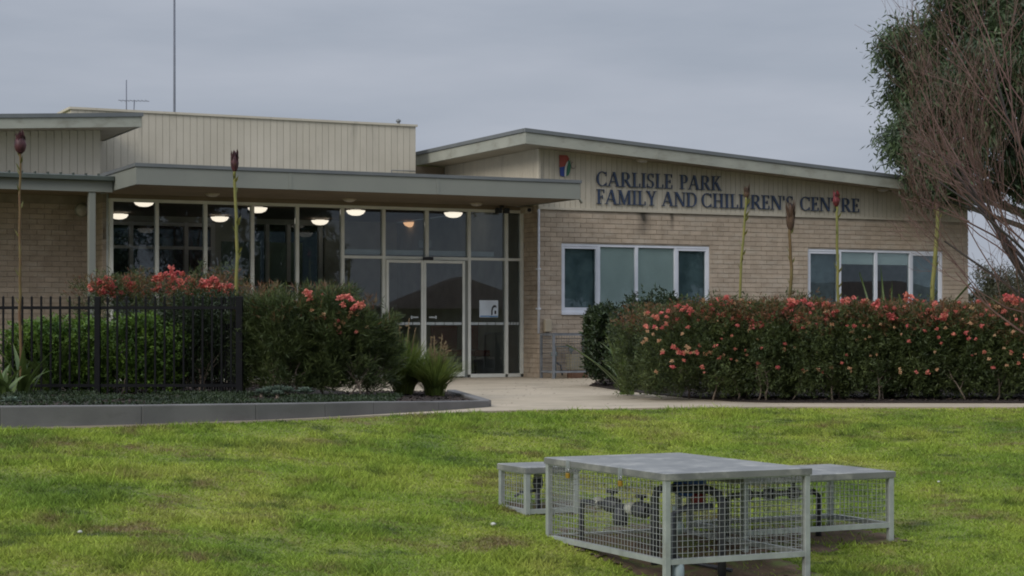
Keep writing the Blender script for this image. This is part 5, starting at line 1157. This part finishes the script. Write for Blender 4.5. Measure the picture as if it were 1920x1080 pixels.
# ------------------------------------------------------------------ utility cages on the lawn
def cage(label, o2, la, lb, ztop, zrail, pitch, name='utility_cage'):
    """o2: near corner (nearest the camera); la along AV, lb along BV"""
    o2 = Vector(o2); t = thing(name, label, 'cage', (o2.x, o2.y, g1(o2.x, o2.y)), 'steel cages over the lawn pipework')
    cs_ = {(i, j): o2+AV*la*i+BV*lb*j for i in (0, 1) for j in (0, 1)}; w_ = .022
    for c in cs_.values():
        MB().bar((c.x, c.y, g1(c.x, c.y)-.06), (c.x, c.y, ztop-.004), .042, .042, up=(BV.x, BV.y, 0)).build('post', M['galv'], t, bevel=.004)
    for (a, b) in (((0, 0), (1, 0)), ((0, 0), (0, 1)), ((1, 0), (1, 1)), ((0, 1), (1, 1))):
        p, q = cs_[a], cs_[b]; d = (q-p).normalized()*w_
        MB().bar((p.x+d.x, p.y+d.y, zrail+.018), (q.x-d.x, q.y-d.y, zrail+.018), .036, .036).build('rail', M['galv'], t)
        MB().bar((p.x+d.x, p.y+d.y, ztop-.022), (q.x-d.x, q.y-d.y, ztop-.022), .036, .034).build('rail', M['galv'], t)
        mm = MB(); ln = (q-p).length; mesh_panel(mm, (p.x, p.y, 0), (d.x, d.y), ln, zrail+.03, ztop-.03, pitch, .0025); mm.build('wire_mesh', M['wire'], t)
    e = .028; A = o2-AV*e-BV*e; B = o2-AV*e+BV*(lb+e); C = o2+AV*(la+e)+BV*(lb+e); D_ = o2+AV*(la+e)-BV*e; c = (A+C)/2
    top = [(p.x, p.y, ztop+.012) for p in (A, B, C, D_)]; lo = [(p.x, p.y, ztop-.03) for p in (A, B, C, D_)]; inn = [(c.x+(p.x-c.x)*.97, c.y+(p.y-c.y)*.97, ztop+.018) for p in (A, B, C, D_)]
    MB().add(lo+top+inn+[(c.x, c.y, ztop+.024)], [(0, 1, 5, 4), (1, 2, 6, 5), (2, 3, 7, 6), (3, 0, 4, 7), (4, 5, 9, 8), (5, 6, 10, 9), (6, 7, 11, 10), (7, 4, 8, 11), (8, 9, 12), (9, 10, 12), (10, 11, 12), (11, 8, 12)]).build('lid', M['galvlid'], t)
    return t, cs_
ZTOP = E-.988
mc, cs_ = cage('largest low steel mesh cage with sheet lid and brass padlocks on the lawn', B0, 1.58, 1.08, ZTOP, -.62, .040)
cage('smallest steel mesh cage, at the left behind the largest one', (.115, 14.0), .42, .42, -.174, -.52, .040)
cage('long low steel mesh cage touching the right side of the largest one', (1.66, 12.925), .714, 1.26, -.158, -.56, .040)
# padlocks
for (tt, lb) in ((.775, 'brass padlock nearer the left corner of the largest cage'), (.32, 'brass padlock nearer the front corner of the largest cage')):
    p2 = B0+AV*1.58*tt-BV*.045; t = thing('padlock', lb, 'padlock', (p2.x, p2.y, ZTOP-.03), 'brass padlocks on the largest cage')
    dz = .015
    MB().bar((p2.x-AV.x*.02, p2.y-AV.y*.02, ZTOP-.075-dz), (p2.x+AV.x*.02, p2.y+AV.y*.02, ZTOP-.075-dz), .018, .036).build('lock_body', M['brass'], t, bevel=.003)
    pts = [(p2.x+AV.x*.013*math.cos(a), p2.y+AV.y*.013*math.cos(a), ZTOP-.045-dz+.022*math.sin(a)) for a in [math.pi*k/8 for k in range(9)]]
    MB().tube([(pts[0][0], pts[0][1], ZTOP-.058-dz)]+pts+[(pts[-1][0], pts[-1][1], ZTOP-.058-dz)], .0035, 6).build('shackle', M['steel'], t)
    MB().bar((p2.x, p2.y, ZTOP-.06), (p2.x, p2.y, ZTOP+.02), .006, .03, up=(BV.x, BV.y, 0)).build('hasp', M['galv'], t)
# pipework in the big cage. local coords (a along AV, b along BV, z)
def L3(a, b, z): b = max(b-.27, .10); p = B0+AV*a+BV*b; return (p.x, p.y, z)
t = thing('backflow_valve', 'black pipework with a red and blue valve inside the largest cage', 'valve', L3(.6, .5, -.75))
zl = -.33
def gnd(a, b): p = L3(a, b, 0); return g1(p[0], p[1])-.05
MB().tube([L3(1.38, .42, gnd(1.38, .42)), L3(1.38, .42, zl-.05), L3(1.35, .42, zl), L3(1.2, .44, zl)], .021, 12).build('riser', M['pipe'], t)
MB().tube([L3(1.25, .44, zl), L3(.55, .52, zl)], .018, 12).build('pipe', M['pipe'], t)
for a in (1.22, .78): MB().lathe(L3(a, .47, zl), [(.0, -.035), (.042, -.033), (.046, 0), (.042, .033), (0, .035)], 8, axis=(-AV.x, -AV.y, 0)).build('union_nut', M['pipewhite'], t)
for a in (1.05, .66): 
    MB().lathe(L3(a, .48, zl), [(.03, -.08), (.055, -.05), (.055, .05), (.03, .08)], 14, axis=(-AV.x, -AV.y, 0)).build('valve_body', M['pipe'], t)
    MB().tube([L3(a, .48, zl+.04), L3(a, .48, zl+.085)], .012, 8).lathe(L3(a, .48, zl+.085), [(0, 0), (.04, 0), (.045, .01), (.04, .02), (0, .02)], 12).build('handwheel', M['pipe'], t)
MB().lathe(L3(.9, .46, zl-.07), [(0, -.06), (.05, -.055), (.055, 0), (.05, .04), (.03, .07)], 14).build('strainer', M['pipe'], t)
MB().tube([L3(.55, .52, gnd(.55, .52)), L3(.55, .52, -.24), L3(.54, .53, -.19), L3(.49, .56, -.165), L3(.40, .58, -.165)], .028, 14).build('riser', M['pipe'], t)
MB().tube([L3(.36, .60, -.165), L3(.2, .72, -.165), L3(.15, .76, -.19), L3(.14, .78, -.25), L3(.14, .78, gnd(.14, .78))], .029, 14).build('riser', M['pipe'], t)
MB().lathe(L3(.42, 0.69, -.16), [(.035, -.10), (.07, -.08), (.07, .0), (.04, .02)], 14, axis=(-AV.x, -AV.y, 0)).build('valve_body', M['pipeblue'], t)
MB().lathe(L3(.37, 0.72, -.13), [(0, -.10), (.06, -.085), (.078, -.02), (.078, .025), (.055, .055), (0, .068)], 16).build('valve_body', M['pipeblue'], t)
MB().lathe(L3(.37, 0.72, -.15), [(.079, -.015), (.084, -.008), (.084, .01), (.079, .015)], 16).build('red_band', M['pipered'], t)
MB().lathe(L3(.33, 0.72, -.23), [(0, -.04), (.045, -.035), (.05, .0), (.045, .035), (0, .04)], 12).build('relief_port', M['pipered'], t)
MB().lathe(L3(.30, .52, -.42), [(0, -.05), (.055, -.04), (.065, 0), (.055, .04), (0, .05)], 14).build('relief_bowl', M['pipegrey'], t)
MB().tube([L3(.30, .52, -.27), L3(.30, .52, gnd(.3, .52))], .018, 8).build('drain_pipe', M['pipegrey'], t)
MB().tube([L3(.10, .38, gnd(.10, .38)), L3(.10, .38, -.30), L3(.13, .5, -.27), L3(.14, .7, -.27)], .024, 12).build('riser', M['pipe'], t)
MB().tube([L3(.02, .30, gnd(.02, .3)), L3(.02, .30, -.62), ], .04, 12).build('duct', M['pipegrey'], t)
MB().tube([L3(.9, .8, gnd(.9, .8)+.06), L3(.5, .7, gnd(.5, .7)+.07), L3(.2, .9, gnd(.2, .9)+.06)], .014, 8).build('drain_hose', M['pipe'], t)
# pipe in the right cage
def K3(a, b, z): p = Vector((1.66, 12.925))+AV*a+BV*b; return (p.x, p.y, z)
t = thing('meter_pipe', 'low black pipe run with small valves inside the long right cage', 'pipe', K3(.35, .6, -.6)); zk = -.31
gk = lambda a, b: g1(*K3(a, b, 0)[:2])-.05
MB().tube([K3(.35, .08, gk(.35, .08)), K3(.35, .08, zk-.03), K3(.35, .11, zk), K3(.36, .85, zk), K3(.36, .89, zk-.03), K3(.36, .89, gk(.36, .89))], .022, 10).build('pipe', M['pipe'], t)
for b in (.25, .45, .66): MB().lathe(K3(.35, b, zk), [(.025, -.05), (.042, -.03), (.042, .03), (.025, .05)], 12, axis=(BV.x, BV.y, 0)).build('valve_body', M['pipe'], t)
MB().tube([K3(.35, .66, zk+.03), K3(.35, .66, zk+.075)], .01, 8).bar(K3(.33, .62, zk+.08), K3(.37, .72, zk+.08), .014, .012).build('lever', M['pipe'], t)
# pipe in the small cage
def J3(a, b, z): p = Vector((.115, 14.0))+AV*a+BV*b; return (p.x, p.y, z)
t = thing('tap_valve', 'dark upright valve inside the smallest cage', 'valve', J3(.2, .2, -.5)); gj = lambda a, b: g1(*J3(a, b, 0)[:2])-.05
MB().tube([J3(.2, .2, gj(.2, .2)), J3(.2, .2, -.33)], .018, 10).build('riser', M['pipe'], t)
MB().lathe(J3(.2, .2, -.30), [(0, -.05), (.035, -.045), (.045, 0), (.035, .045), (0, .05)], 12).build('valve_body', M['pipe'], t)
MB().lathe(J3(.2, .2, -.245), [(0, -.008), (.035, -.008), (.038, .008), (0, .012)], 12).build('handle', M['pipewhite'], t)
MB().tube([J3(.2, .2, -.36), J3(.2, .05, -.37), J3(.2, -.0, -.40)], .012, 8).build('outlet', M['pipe'], t)
# odd small stones in the grass
for k, (px, py, s) in enumerate(((925, 985, .022), (150, 999, .018), (1760, 905, .014))):
    Yp = next((Y_ for Y_ in np.arange(11, 21, .02) if HOR+(E-g1(at(px, Y_), Y_))*F/Y_ <= py), 15.0); x = at(px, Yp); z = g1(x, Yp)
    mb = MB().lathe((x, Yp, z+s*.3), [(0, -s*.6), (s*.8, -s*.3), (s, .1*s), (s*.6, s*.5), (0, s*.65)], 9); tag(mb.build('stone', M['pipewhite']), ['small pale stone in the grass left of the cages', 'small pale stone in the grass at the lower left', 'tiny pale stone in the grass right of the cages'][k], 'stone')
